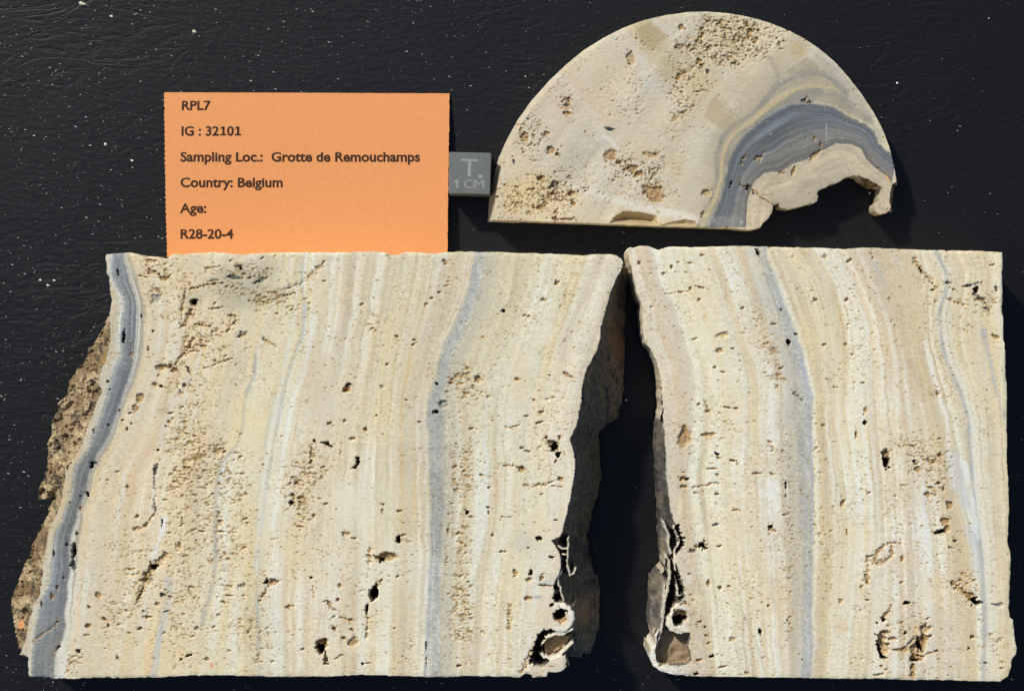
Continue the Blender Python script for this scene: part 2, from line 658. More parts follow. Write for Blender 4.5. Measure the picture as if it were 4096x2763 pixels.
def crust(st, mask, drop, pw, c1, c2, c3, rough, seed, stretch=(1, 1)):
    """broken natural surface between the cut face and the outer outline"""
    t = st.dcut / (st.dcut + st.dsil * st.isil + 1e-6)
    t = np.where(mask, t, 0)
    X, Y = st.X * stretch[0], st.Y * stretch[1]
    w = 30 * fbm(X / 80, Y / 80, seed + 9, 2)
    n1 = fbm((X + w) / 70, (Y - w) / 70, seed, 4)
    n2 = np.abs(fbm((X - w) / 38, (Y + w) / 38, seed + 4, 3))
    z = -drop * t ** pw + rough * (n1 * 1.5 - n2 * 1.6) * np.minimum(1, st.dcut / 25) + .3 * rough * vn(X / 9, Y / 7, seed + 2) + .16 * rough * vn(X / 4.5, Y / 4, seed + 3)
    st.Z = np.where(mask, np.minimum(z, -.15), st.Z)
    k = sst(-.35, .35, fbm(X / 45, Y / 45, seed + 20, 4))[..., None]
    c = c1 + (c2 - c1) * k
    k = sst(.12, .5, fbm(X / 26, Y / 26, seed + 25, 3))[..., None]
    c = c + (c3 - c) * k * .8
    c = c * (1 + .16 * vn(X / 8, Y / 6, seed + 30) + .1 * vn(X / 4, Y / 4, seed + 31))[..., None]
    st.col = np.where(mask[..., None], c, st.col)
    st.cls = np.where(mask, 1, st.cls)


def mottle(st, mask, seed):
    """crystalline speckle and fine columns in a grey layer"""
    n = .09 * vn(st.X / 8, st.Y / 3.4, seed) + .07 * vn(st.X / 4, st.Y / 4, seed + 1) + .06 * fbm(st.X / 30, st.Y / 60, seed + 2, 3)
    st.col *= (1 + n * mask)[..., None]
    k = sst(.35, .8, vn(st.X / 9, st.Y / 4, seed + 4) + .3 * vn(st.X / 25, st.Y / 40, seed + 5)) * mask * .4
    st.mix(k, rgb(206, 198, 178))


def edge_wear(st, mm=.35):
    """knock the sawn arrises off a little"""
    k = (np.exp(-st.dsil / 5.) * st.isil + (~st.isil)) * ~st.broken
    st.Z -= mm * k * (.5 + .5 * (vn(st.X / 16, st.Y / 16, 40) + .6))


def many(st, kind, f, table, **kw):
    """table rows: 'x,y,a,b,rot,depth,colour' in frame f; sizes in that frame's pixels"""
    pal = {'k': (BK, .85), 'b': (BR, .7), 't': (TN, .7), 'g': (GR, .75), 'd': (DG, .7), 'n': (None, 0)}
    ox, oy, k = FR[f]
    for row in table.split():
        v = row.split(',')
        x, y, a, b, rot, dp = [float(q) for q in v[:6]]
        c, al = pal[v[6]]
        st.pit(ox + x * k, oy + y * k, a * k, b * k, rot, dp if v[6] == 'k' else dp * .36, c, al, **kw)


def gashes(st, f, rows):
    """rows: (points, width at start, width at end, depth, colour)"""
    pal = {'k': (BK, .85), 'b': (BR, .75), 't': (TN, .7), 'g': (GR, .75), 'd': (DG, .8)}
    k = FR[f][2]
    for p, w0, w1, dp, c in rows:
        st.gash(P(f, p), w0 * k * 1.15, w1 * k * 1.15, dp if c == 'k' else dp * .3, pal[c][0], pal[c][1] * (1 if c == 'k' else .85), crack=1. if dp > 4 else .4)


def dens_blobs(st, base, blobs):
    d = base * (.35 + 1.15 * sst(-.25, .45, fbm(st.X / 150, st.Y / 190, 27, 3)))
    for x, y, rx, ry, a, rot in blobs:
        ca, sa = math.cos(math.radians(rot)), math.sin(math.radians(rot))
        X, Y = st.X - x, st.Y - y
        r = np.hypot((X * ca + Y * sa) / rx, (-X * sa + Y * ca) / ry) * (1 + .3 * fbm(st.X / 50, st.Y / 50, 6, 3))
        d += a * sst(1.1, .3, r)
    return d


def FB(f, *rows):
    ox, oy, k = FR[f]
    return [(ox + r[0] * k, oy + r[1] * k, r[2] * k, r[3] * k, r[4], r[5] if len(r) > 5 else 0) for r in rows]


# ------------------------------------------------------------------ large left slab
ZT = .022
top_l = np.concatenate([
    P('A1', '665,185 700,180 740,178 790,173 830,173 880,188 905,205 940,195 1000,200 1015,212 1050,210 1075,185 1120,180 1150,188 1200,175 1350,172 1500,185 1600,178 1750,172 1950,170 2100,175'),
    P('B1', '100,97 200,95 350,92 405,102 440,118 480,115 520,98 600,97 690,102 750,105 800,97 900,93 1100,95 1300,105 1500,107 1700,120 1800,108 1900,113 1925,120 1960,145 1972,160')])
bot_l = np.concatenate([
    P('G1', '560,1385 460,1393 445,1432 310,1440 295,1412 245,1400 190,1437'),
    P('B2', '1100,1475 910,1470 880,1476 700,1478 500,1470 420,1473 400,1467 240,1463 150,1470 0,1472'),
    P('A2', '2150,1468 2140,1475 2000,1475 1800,1478 1600,1470 1400,1465 1380,1470 1240,1465 1150,1472 1000,1480 800,1482 600,1480 530,1483 520,1488 360,1487 290,1480 280,1475 205,1475 188,1465 180,1420 180,1342 145,1335')])
right_cut = np.concatenate([
    P('B1', '1965,200 1945,240 1915,300 1900,345 1880,400 1860,450 1840,520 1825,600 1815,680 1800,740 1770,800 1735,860 1715,920 1700,1000 1690,1090 1680,1180 1655,1260 1620,1330 1640,1400 1650,1450'),
    P('B2', '1610,0 1632,60 1635,120 1620,200 1605,280 1590,350 1575,420 1560,480'),
    P('G1', '598,60 570,110 520,130 490,145 520,190 560,250 575,300 580,400 560,460 535,520 505,570 515,620 505,680 520,730 560,745 620,750 670,800 695,860 690,920 650,980 600,1005 520,1000 440,995 380,1040 345,1110 320,1170 305,1230 310,1300 330,1330 440,1335 470,1280 560,1235 625,1230 632,1330 600,1370')])
right_sil = np.concatenate([
    P('B1', '1985,190 2015,240 2010,270 1990,330 1985,400 1983,480 1990,530 1975,590 1975,690 1980,800 1970,900 1970,1000 1955,1080 1935,1190 1850,1240 1805,1290 1812,1370 1808,1470'),
    P('B2', '1785,0 1790,60 1800,160 1785,230 1780,280 1760,350 1740,410 1720,490 1700,560'),
    P('G1', '830,120 835,200 860,330 900,470 925,490 940,600 935,800 940,900 935,970 905,1060 875,1150 860,1210 820,1215 800,1190 770,1230 720,1245 640,1240')])
edge_r = P('G1', '632,1250 632,1330 600,1370')
left_cut = np.concatenate([
    P('A2', '140,1320 155,1270 175,1180 195,1100 210,1020 255,950 265,880 275,800 280,720 300,640 310,560 330,490 360,430 385,380 400,310 410,260 425,180 430,100 480,60'),
    P('A1', '400,1568 420,1510 460,1470 505,1400 540,1290 580,1200 600,1120 640,1050 620,990 625,930 650,870 680,800 690,740 690,660 685,600 690,540 700,470 690,400 685,330 665,300 670,240 660,200')])
left_sil = np.concatenate([
    P('A2', '125,1290 110,1220 95,1130 85,1060 78,960 95,920 130,860 135,810 165,740 205,690 215,610 255,540 290,460 330,395 325,370 340,340 350,295 265,322 245,310 260,210 285,180 300,110 315,60'),
    P('A1', '275,1568 300,1490 295,1440 300,1370 330,1310 325,1240 360,1170 370,1110 415,1080 435,1020 440,970 470,940 480,900 530,870 550,820 560,770 590,755 605,720 635,670 660,630 684,572')])
left_up = P('A1', '690,540 700,470 690,400 685,330 665,300 670,240 660,200')
ra = lambda o: np.where((o[:, 0] < 440) & (o[:, 1] > 1250) | (o[:, 0] > 2270) & (o[:, 1] > 1080), 3.2, 1.7)
sil_l = refine(np.concatenate([top_l, low(right_sil, .004, ZT), edge_r, bot_l, low(left_sil, .012, ZT), left_up]), rough=ra, seed=2)
cut_l = refine(np.concatenate([top_l, right_cut, bot_l, left_cut]), rough=ra, seed=2)
L = Stone('stone_slab', sil_l, cut_l, ZT)

k1 = curve_x(L, P('A1', '700,180 700,300 705,380 750,420 770,500 760,600 755,700 755,780 735,850 710,940 690,1010 660,1100 620,1200 590,1290 560,1390 500,1470 470,1540'),
             P('A2', '480,90 475,160 470,230 460,320 410,430 370,500 355,570 340,680 330,790 325,860 300,930 280,980 255,1060 235,1150 225,1230 210,1330 205,1480'))
k2 = curve_x(L, P('A1', '765,180 790,300 820,400 845,470 850,560 850,680 840,780 825,880 800,970 770,1050 745,1130 700,1240 670,1330 630,1400 600,1490'),
             P('A2', '610,40 590,100 560,230 530,330 490,450 460,540 445,640 445,720 440,800 435,880 435,960 420,1060 415,1150 400,1240 350,1330 345,1480'))
k3 = curve_x(L, P('A1', '810,180 880,400 905,500 905,640 900,750 880,860 850,960 800,1080 760,1180 720,1300 680,1400 650,1490'),
             P('A2', '640,60 620,130 590,260 550,400 530,540 520,700 500,850 490,960 480,1100 450,1250 430,1380 420,1480'))
k4 = curve_x(L, P('F', '640,570 610,700 580,790 575,850 555,900 550,960 540,1005 500,1050 490,1100 487,1180 490,1260 480,1330 465,1380 455,1420 440,1535'))
g3p = P('F', '690,575 685,640 690,700 688,760 670,800 650,860 635,920 625,980 615,1040 605,1090 597,1150 590,1220 585,1300 583,1370 586,1450 588,1540')
k5 = curve_x(L, g3p)
k6 = curve_x(L, P('F', '800,575 790,700 770,800 750,900 730,1000 715,1100 705,1250 700,1400 700,1535'))
k65 = curve_x(L, P('F', '945,575 930,660 905,760 890,860 880,960 878,1100 880,1300 875,1535'))
k7p = P('F', '1080,570 1065,660 1040,720 1005,790 990,850 975,900 970,960 975,1050 977,1150 976,1260 974,1350 968,1450 962,1540')
k8p = P('F', '1108,570 1097,660 1077,720 1047,790 1022,850 1010,900 1020,960 1020,1050 1018,1150 1010,1260 1005,1350 1008,1450 1003,1540')
k7 = curve_x(L, k7p)
k8 = curve_x(L, k8p)
k9 = curve_x(L, P('F', '1365,575 1345,640 1320,700 1290,780 1275,850 1255,920 1240,1000 1250,1060 1240,1200 1200,1300 1190,1400 1180,1535'))
k10 = curve_x(L, P('F', '1430,570 1400,700 1350,840 1330,920 1310,1000 1330,1060 1310,1200 1290,1300 1270,1400 1240,1535'))
k0 = curve_x(L, P('F', '225,570 225,650 215,800 180,900 150,1000 100,1130 60,1300 40,1535'))
Tl, fl = layers(L, [k0, k1, k2, k3, k4, k5, k6, k65, k7, k8, k9, k10], [
    ((206, 197, 170), (204, 198, 178), .07),
    ((138, 140, 136), (119, 123, 123), .12),
    ((170, 169, 161), (214, 203, 178), .26),
    ((218, 202, 168), (222, 206, 168), .045),
    ((220, 205, 166), (224, 211, 173), .05),
    ((222, 213, 182), (215, 199, 168), .06),
    ((222, 208, 176), (220, 208, 174), .07),
    ((222, 210, 176), (213, 200, 172), .08),
    ((176, 178, 171), (198, 192, 172), .05),
    ((214, 203, 170), (228, 217, 184), .06),
    ((224, 211, 180), (213, 199, 174), .06)], 3, (1, 2, 8))
grain(L, .055, 1)
# coloured layers
GB = rgb(160, 164, 162)
L.line(P('F', '580,785 577,850 565,880 555,905 552,960 542,1005 520,1030'), 7, GB, .55)
L.line(P('F', '520,1030 500,1052 492,1100 487,1180 490,1260 482,1330 466,1380 457,1420'), 8, GB, .42)
L.line(g3p, 9, rgb(172, 177, 174), .5)
L.line(P('F', '655,790 636,860 618,930 605,990 598,1060 585,1130 580,1220 578,1290'), 6, rgb(180, 183, 176), .5)
L.line(P('F', '672,650 660,760 640,860 628,920 612,1000 600,1080 592,1180 580,1310'), 13, rgb(226, 223, 204), .6)
L.line(P('F', '715,720 702,790 690,850 672,890 655,960 640,1040 628,1120 618,1200'), 9, rgb(230, 229, 214), .7)
L.line(P('F', '410,730 395,790 385,840'), 22, rgb(222, 214, 196), .6)
L.line(P('A1', '1180,960 1090,1100 1050,1220 1000,1380'), 18, rgb(216, 206, 188), .6)
L.line(P('A2', '1075,440 1050,540 1020,640 990,700'), 12, rgb(232, 230, 220), .8)
L.line(P('A2', '1090,850 1110,960 1080,1050 1050,1150 1030,1280 1000,1470'), 18, rgb(196, 196, 190), .75)
L.line(k7p, 5, rgb(160, 166, 170), .4)
L.line(P('B1', '1830,100 1790,200 1740,300 1690,420 1640,550 1580,680 1560,800'), 16, rgb(196, 180, 166), .45)
L.line(P('B1', '1880,150 1800,420 1720,620 1660,800'), 9, rgb(218, 205, 186), .6)
L.blob(*FB('A1', (1550, 330, 1, 1, 1))[0][:2], 190, 90, rgb(186, 180, 158), .55, -20)
L.blob(*FB('A1', (1500, 470, 1, 1, 1))[0][:2], 150, 50, rgb(178, 172, 150), .5, -15)
for x, y, r in ((1170, 480, 90), (1130, 1150, 100), (1060, 1260, 80), (950, 1330, 90), (760, 1500, 60), (700, 1080, 60)):
    L.blob(x * 1.7625 * .56 + 300, y * 1.7625, r * 1.3, r * 1.6, rgb(232, 226, 205), .3)
for x, y, rx, ry in ((1640, 2240, 110, 130), (1500, 2330, 90, 160), (1420, 2560, 110, 60), (1370, 2010, 80, 120), (2180, 1330, 50, 90), (1330, 2380, 80, 60)):
    L.blob(x, y, rx, ry, rgb(230, 224, 200), .5)
for x, y, rx, ry, c in ((1180, 2190, 90, 200, (230, 205, 150)), (980, 1700, 120, 160, (232, 212, 160)), (1250, 1500, 70, 200, (206, 188, 164)), (1900, 2600, 60, 90, (214, 196, 176)),
                        (560, 1850, 90, 220, (222, 198, 164)), (430, 2400, 80, 200, (222, 200, 168)), (2050, 2300, 60, 200, (232, 214, 170)), (2080, 1500, 50, 150, (226, 200, 158))):
    L.blob(x, y, rx, ry, rgb(*c), .4)
L.line(k8p + [16, 0], 34, rgb(186, 182, 166), .5, .95, 4)
L.line((k7p + k8p) / 2, 9, rgb(164, 168, 164), .35)
L.line(P('A1', '1190,470 1300,405 1450,420 1600,450 1760,430'), 42, rgb(186, 178, 150), .6, .9, 6)
L.line(P('A1', '1420,300 1560,330 1680,290'), 40, rgb(180, 174, 150), .5, .9, 6)
# broken faces
crust(L, L.broken & (L.X < 700), 9, .8, rgb(168, 150, 116), rgb(126, 106, 76), rgb(74, 66, 54), 1.5, 3)
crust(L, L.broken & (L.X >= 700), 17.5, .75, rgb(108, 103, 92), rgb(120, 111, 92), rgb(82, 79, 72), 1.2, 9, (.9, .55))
rgt = L.broken & (L.X >= 700)
px, py = P('G4', '590,900')[0]
k = np.exp(-(((L.X - px) / 38) ** 2 + ((L.Y - py) / 100) ** 2)) * rgt
L.mix(np.clip(k * .7, 0, 1), rgb(158, 118, 82))
k = np.exp(-(((L.X - 2340) / 45) ** 2 + ((L.Y - 2475) / 60) ** 2)) * rgt
L.mix(np.clip(k * .7, 0, 1), rgb(184, 146, 98))
# cave coral: little tubes and walls left standing on the broken edge
PALE = rgb(222, 210, 186)
L.ridge(P('G1', '648,120 645,250 640,400 660,475 700,460 715,410'), 6, rgb(196, 186, 162), -.6, 3)
L.ridge(P('G1', '555,200 600,225 640,230'), 4, PALE, -.4, 3)
L.ridge(P('G1', '580,440 545,520 575,610 600,710'), 5, rgb(206, 196, 172), -.5, 3)
L.ridge(P('G1', '580,280 630,285'), 3, PALE, -.4, 3)
L.ridge(P('G1', '600,1030 540,1030 470,1050 410,1090 380,1150 385,1210 420,1250 480,1262 550,1235 620,1180 680,1120'), 9, PALE, -.3, 3)
L.ridge(P('G1', '690,985 640,1010 600,1040'), 6, PALE, -.4, 3)
L.ridge(P('G1', '530,760 600,760 650,790 680,840 685,890 660,950 610,985 545,990'), 13, rgb(228, 220, 200), -.15, 3)
lobe = P('G1', '420,1130 470,1080 560,1050 640,1060 690,1050 640,1130 560,1200 480,1240 420,1210')
kin = inside(lobe, L.xs, L.ys)
L.Z = np.where(kin, -3.2 - .5 * fbm(L.X / 30, L.Y / 30, 5, 2), L.Z)
L.mix(np.where(kin, .9, 0), rgb(176, 150, 110))
L.cls = np.where(kin, 1, L.cls)
many(L, 'p', 'G1', '580,870,70,68,0,4.5,b 572,850,58,44,0,8,k 590,815,44,26,0,11,k')
many(L, 'p', 'G1', '600,262,30,14,0,9,k 612,310,14,18,0,9,k 605,355,20,16,0,9,k 598,400,16,18,0,9,k 605,455,16,12,0,6,k 530,590,24,22,0,6,k 540,690,34,36,20,9,k 610,160,40,24,0,5,d 490,755,24,16,-30,5,k', irr=.25)
gashes(L, 'G1', [('470,1005 400,1040 370,1090 345,1150 330,1220 335,1280 400,1300 440,1300', 22, 34, 8, 'k'), ('290,1180 255,1290 245,1350 180,1385', 10, 16, 1.2, 'b')])

# open cavities, holes and gashes in the cut face
many(L, 'p', 'A1', '1215,480,20,22,0,7,k 980,460,38,30,-15,1.2,g 1650,345,34,22,-30,1.1,g 1505,265,9,13,-20,4,k 1470,325,26,14,10,1.3,d 1570,330,18,10,-30,1.3,d 1350,350,30,14,0,.9,g '
     '1010,890,32,24,0,1.8,b 1090,910,22,16,20,1.8,b 1185,910,10,26,-20,1.4,t 1010,1010,12,10,0,3.5,k 975,1000,22,14,0,1.4,b 880,1080,26,36,20,1.6,b 855,1145,20,20,0,1.4,b '
     '1520,690,26,20,-20,1.6,t 1040,330,30,18,0,1.2,b 940,290,20,26,0,1.4,b 940,225,40,16,0,1.2,t 775,700,11,42,6,3,k 675,980,12,13,0,2.5,d 740,295,6,26,-6,2.2,d 650,850,18,36,0,1.6,b 885,572,6,11,0,3,k '
     '960,665,9,9,0,3,b 930,780,8,16,0,2,b 2170,1030,30,24,-30,2.4,b 1500,265,30,18,0,.8,g 2180,1000,9,16,30,2.5,k 1970,1352,9,7,0,3,k 680,1255,10,9,0,2,d 585,1290,7,14,0,2,d 1350,855,12,10,0,1,g 575,1505,12,20,0,2.4,d 600,1490,7,7,0,2,d 690,1030,6,7,0,2,d 750,1160,5,9,0,2,d '
     '1155,1005,12,16,20,1.6,d 1130,1040,7,9,0,1.4,d 1070,1180,18,9,0,1.2,t 1062,1235,12,12,0,1.5,b 1040,1260,7,7,0,1.4,d 990,1410,8,7,0,2,k 968,1545,9,12,0,1.6,d 985,1500,8,6,0,1.2,d 770,1225,8,8,0,1.6,b 825,1245,8,8,0,1.6,b 795,1280,9,12,0,2,b 815,1180,14,10,-30,1.3,g 560,745,14,12,0,1,n')
gashes(L, 'A1', [('1215,495 1195,560 1165,605 1140,650', 15, 9, 2.2, 'b'), ('1150,440 1140,560 1130,650', 6, 7, 1.2, 't'), ('1800,400 1850,380 1915,350', 13, 8, 1.2, 'g'),
                 ('1940,325 1985,285 2040,228', 11, 7, 1.5, 'b'), ('1690,490 1760,460 1850,420', 6, 5, 1.2, 't'), ('1210,705 1190,760 1150,810 1095,875', 9, 7, 2., 'b'),
                 ('1650,700 1690,730 1735,765', 6, 6, 1.3, 't'), ('825,735 822,830', 3, 9, 1.3, 'b'), ('690,800 720,812 770,805', 4, 4, .8, 't'),
                 ('2010,1358 2050,1372 2085,1387', 8, 5, 2, 'k'), ('1958,1380 1952,1490', 7, 7, 1.6, 'b'), ('1180,700 1150,760', 6, 6, .9, 't'), ('1450,560 1440,640 1490,620', 7, 5, 1, 't')])
gashes(L, 'G6', [('1000,480 1150,440 1350,410', 10, 8, 2.4, 't'), ('1640,610 1780,625 1880,600 2050,540', 9, 7, 1.8, 't'), ('1400,770 1490,780 1480,840 1440,870', 12, 9, 2.4, 't'), ('1430,360 1540,370', 12, 10, 2.4, 'd'),
              ('1690,420 1790,370', 14, 18, 2.4, 'd'), ('1780,1030 1850,1070 1920,1110', 10, 7, 2.4, 't'), ('1040,860 1150,890 1240,880', 9, 7, 2, 't'), ('560,290 640,320 680,380 760,350', 12, 10, 2.4, 'b'), ('430,340 520,350', 12, 8, 2.2, 'b'), ('1500,1010 1600,960', 14, 9, 2.4, 'd'),
              ('690,1340 760,1320 850,1390', 22, 16, 3.4, 'b'), ('960,1340 990,1410', 12, 10, 2.6, 'd'), ('930,480 925,560 915,640', 7, 7, 2, 'd'), ('1150,260 1330,230', 10, 7, 2, 't'), ('1200,700 1350,680', 9, 7, 2, 't'), ('1450,1240 1300,1290 1130,1350', 9, 7, 2, 't')])
many(L, 'p', 'A2', '600,100,9,24,15,3,k 570,283,11,16,0,3,k 526,300,9,9,0,2.5,d 480,655,18,54,3,8,k 475,745,20,38,0,2.5,d 502,542,8,15,0,2.5,d 435,617,8,14,0,2.5,d 350,670,7,30,0,2,d 457,340,5,7,0,2,d 525,380,7,20,10,1.6,b '
     '375,890,12,22,0,1.6,b 340,950,18,18,0,1.4,b 415,830,7,16,0,1.4,b 270,1000,8,26,0,1.4,d 835,240,15,12,0,1.6,b 895,432,16,16,0,2.2,b 1010,130,20,30,0,1.5,d 1055,475,6,34,4,2.5,k 1000,760,24,22,-30,5,k 970,840,40,30,-20,1.5,g '
     '1060,940,20,14,0,2.2,d 1020,1000,22,10,-20,1.8,b 960,1085,26,12,0,2,b 915,1160,20,14,20,1.8,b 685,1100,26,12,30,2,b 640,945,28,18,20,1.4,b 580,1022,12,14,0,2,b 705,1145,12,18,0,2,b 575,1145,18,16,0,1.8,b 565,1205,24,9,0,1.2,t 510,1308,12,16,0,3.5,k '
     '765,1355,12,12,0,1.6,b 1230,1336,18,9,-25,2.5,k 1180,1362,11,9,0,2.2,b 1350,1360,20,14,0,1.4,b 1285,1160,18,16,0,1.2,g 1165,622,26,18,0,1.4,t 1075,325,16,9,0,1.5,b 1140,130,16,8,0,1.5,b 1130,205,16,9,0,1.5,b 1440,530,24,7,0,1.3,b 1250,892,24,8,0,1.4,b '
     '1490,945,34,7,5,1.6,b 1500,890,24,9,20,1.2,t 1580,885,28,20,0,1.3,g 1775,862,44,22,-20,2.2,b 1735,855,12,20,30,2.8,k 1880,1020,24,18,-20,1.5,b 1900,345,13,13,0,4,k 1905,290,22,14,0,2.4,b 1955,310,30,14,-20,1.8,b 1930,215,26,12,20,1.6,b 2045,430,18,14,0,1.6,b 1955,497,30,7,0,1.5,b '
     '2025,70,6,20,0,2.2,b 2095,1270,42,56,14,5,b 2090,1295,30,34,20,9,k 2120,1375,20,14,30,2.5,b 2200,970,18,16,0,1.8,b 2140,990,20,9,30,1.8,b 1615,1185,9,9,0,1.8,b 2175,1160,10,11,0,2.2,b 1970,1295,12,9,0,1.8,b 2025,830,9,6,0,2.2,k 2245,545,14,20,0,1.5,b 690,1290,10,7,0,1.4,n 1420,960,9,12,0,1,n 1385,285,12,9,0,1,g '
     '940,1050,14,8,0,1.2,g 1100,540,16,7,0,1.1,t 1205,690,24,10,-20,1.2,t 380,1285,10,18,20,1.6,d 1500,150,30,10,40,1,t')
gashes(L, 'A2', [('870,515 905,512 940,495 975,455 1010,415', 12, 7, 1.8, 'b'), ('1012,100 1005,200 1008,260', 7, 5, .9, 'd'), ('1004,320 1015,410', 6, 8, 1, 'd'), ('1065,690 1020,730 975,800 945,850', 22, 20, 3, 'b'), ('945,850 925,920 905,960 880,1010', 18, 5, 2.4, 'b'),
                 ('1740,900 1720,940 1690,990', 9, 9, 1.8, 'b'), ('2040,880 2042,960', 4, 4, 1.3, 'b'), ('2110,980 2180,1040', 8, 8, 1.3, 'b'), ('215,1245 270,1200 330,1160 370,1135', 6, 8, 1, 'b'), ('1900,100 1990,120', 8, 5, 1.5, 'b')])
L.blob(*P('A2', '1378,1400')[0], 11, 12, rgb(224, 160, 122), .9)
L.blob(*P('A2', '105,1160')[0], 18, 34, rgb(210, 140, 80), .8)
many(L, 'p', 'B1', '1180,483,15,12,0,3,k 1530,302,20,16,-50,1.8,b 1440,412,14,12,0,1.5,b 475,655,14,13,0,1.8,b 588,674,10,5,0,2.6,k 582,708,14,8,-30,1.8,b 700,402,14,12,-40,1.6,b 670,440,13,10,0,1.4,t 790,157,16,14,30,1.4,b 755,362,16,8,-20,1.6,b 800,320,20,10,-20,1.1,t '
     '1012,935,30,28,0,1.9,b 775,1100,34,32,20,1.6,g 735,1150,22,12,-10,3,k 740,967,7,8,0,3.5,k 1275,935,22,10,0,1.3,b 1380,1072,14,7,20,1.3,b 1430,1152,26,12,0,1.7,b 1330,1178,20,8,0,1.4,b 1420,1220,34,9,-15,1.6,b 1600,905,46,12,30,1.5,b 1485,910,8,6,0,1.6,b '
     '1505,1360,46,26,10,3,b 1515,1385,30,26,0,4,k 1540,1435,22,22,0,3.5,k 1525,1475,9,18,20,2.5,b 1460,1322,16,10,0,2,b 1550,1325,10,18,0,2,b 1300,1387,14,10,0,1.9,b 1340,1412,30,8,10,1.6,b 1300,1522,30,12,15,1.6,b 1190,1505,18,6,0,1.6,b 182,1326,26,12,0,1.7,t 268,1268,16,16,0,1.7,b '
     '375,985,16,16,0,1.3,g 410,835,14,10,0,1.4,t 535,1072,12,7,0,1.6,b 625,1217,18,7,0,1.6,b 870,1362,12,7,0,1.4,g 340,1172,8,10,0,1.6,b 130,1210,14,16,0,1.4,b 25,1230,22,9,-20,1.6,b 910,1060,16,10,0,1.2,n 905,560,5,6,0,1.4,d 1080,1050,22,9,0,1,t 1345,520,14,8,0,1.2,b 145,1003,26,20,-20,2.6,b 165,968,10,8,0,2.6,k')
gashes(L, 'B1', [('1200,1256 1245,1250 1285,1238', 7, 6, 1.6, 'b'), ('205,1450 218,1490 185,1522', 8, 8, 2.2, 'k'), ('0,1352 40,1378', 8, 5, 2, 'k')])
many(L, 'p', 'B2', '212,75,10,30,10,3,k 185,117,14,8,0,1.8,b 478,580,17,28,-10,5,k 512,552,26,6,-15,1.8,b 410,692,66,38,-8,3.4,b 345,700,30,16,20,2.4,b 370,715,18,14,0,5,k 318,930,38,48,0,7,k 340,880,20,20,0,2.6,b 272,1035,11,34,4,5,k 100,885,16,16,0,1.7,b 365,850,20,12,-30,1.6,b '
     '0,1250,22,26,0,2.6,b 245,1390,12,8,0,2.6,k 285,1385,30,4,-5,1.2,b 165,1105,16,9,0,2.2,b 60,1160,16,16,0,1.8,b 1285,122,24,20,20,1.6,b 1535,188,26,16,20,1.6,b 1415,285,16,8,0,1.7,b 1505,455,14,9,0,1.6,b 926,405,15,9,30,3,k 1063,371,15,7,0,2,b 1065,408,7,20,0,1.8,b '
     '1070,242,9,9,0,2,d 845,258,8,8,0,2.2,d 1090,554,12,7,0,2,d 1395,575,22,14,0,2.6,k 1478,697,18,11,-10,3.4,k 1160,662,34,10,0,1.5,t 1240,797,16,28,0,1.8,b 1343,797,12,22,0,2.6,k 1325,842,22,14,-20,1.8,b 1410,832,20,18,-20,1.8,b 1430,880,46,7,3,2,b 1320,965,36,14,0,1.8,b '
     '870,1405,14,10,0,2.2,b 660,1270,6,32,0,1.8,d 660,1370,4,40,0,1.6,b 480,398,18,11,0,1.8,b 375,350,18,8,0,1.8,b 475,820,14,11,0,1.6,t 375,400,10,22,0,1.3,t 140,545,34,14,10,1.5,t 190,575,20,10,0,1.4,t 120,1220,20,14,0,2.2,b 180,1250,44,30,-30,1.6,b 935,856,16,6,0,1.5,b 105,20,10,18,0,1,n '
     '1095,540,4,4,0,1.4,d 1330,637,14,7,0,1.2,d 900,912,12,6,0,1.4,b 450,1160,9,7,0,1.6,b 175,1170,18,8,30,1.6,b 800,520,14,8,0,1.4,b')
gashes(L, 'B2', [('1180,100 1240,105 1300,130', 6, 6, 1.5, 'b'), ('1295,228 1350,238 1430,222 1480,205', 9, 6, 1.6, 'b'), ('1480,232 1550,240', 6, 6, 1.6, 'b'), ('272,1060 280,1130 270,1220', 6, 9, 1.6, 'b'), ('1205,1000 1200,1080 1195,1165', 9, 11, 1.1, 'b'),
                 ('300,640 285,740', 18, 12, 1.8, 'b'), ('60,1362 120,1330', 7, 7, 1.8, 'b'), ('0,1310 15,1390', 9, 9, 2, 'k'), ('30,1030 100,1050', 6, 5, 1.2, 'b'), ('100,1085 175,1110', 6, 6, 1.8, 'b'), ('1150,435 1225,437', 4, 5, 1.3, 'b'), ('1400,880 1470,882', 6, 6, 2, 'b')])
L.blob(*P('B2', '487,1378')[0], 13, 6, rgb(206, 152, 92), .9, -25)
L.blob(*P('B2', '1385,955')[0], 28, 12, rgb(150, 152, 150), .6)
L.blob(*P('B2', '1440,860')[0], 40, 18, rgb(178, 180, 178), .5)
L.blob(*P('B2', '1300,600')[0], 90, 70, rgb(190, 188, 176), .4)
d = dens_blobs(L, .2, FB('G6', (1500, 500, 420, 110, .6, 14), (1850, 590, 260, 60, .6, -15), (1650, 300, 340, 120, .55), (1250, 1000, 420, 300, .35, -20)) + FB('F', (480, 640, 220, 60, .3, -20), (360, 620, 70, 60, .5), (420, 850, 90, 160, .25, 20), (430, 1100, 90, 270, .6), (520, 1150, 60, 220, .45), (380, 1400, 160, 160, .22), (690, 1090, 60, 120, .6, 15),
                         (1050, 870, 60, 60, .8), (1030, 1250, 40, 340, .45), (1060, 1250, 26, 340, .4), (860, 800, 200, 300, .12), (280, 1300, 90, 250, .22), (800, 1400, 80, 120, .25), (560, 1450, 90, 100, .25), (700, 1250, 60, 120, .3), (150, 1500, 50, 45, .55), (640, 680, 90, 60, .4), (1220, 1000, 60, 200, .15)))
d *= np.where((Tl > 1) & (Tl < 2) & (L.Y < 2350), .05, 1) * np.where((Tl > 2) & (Tl < 3), .25, 1) * np.where((Tl > 8) & (Tl < 9), .45, 1) * L.icut
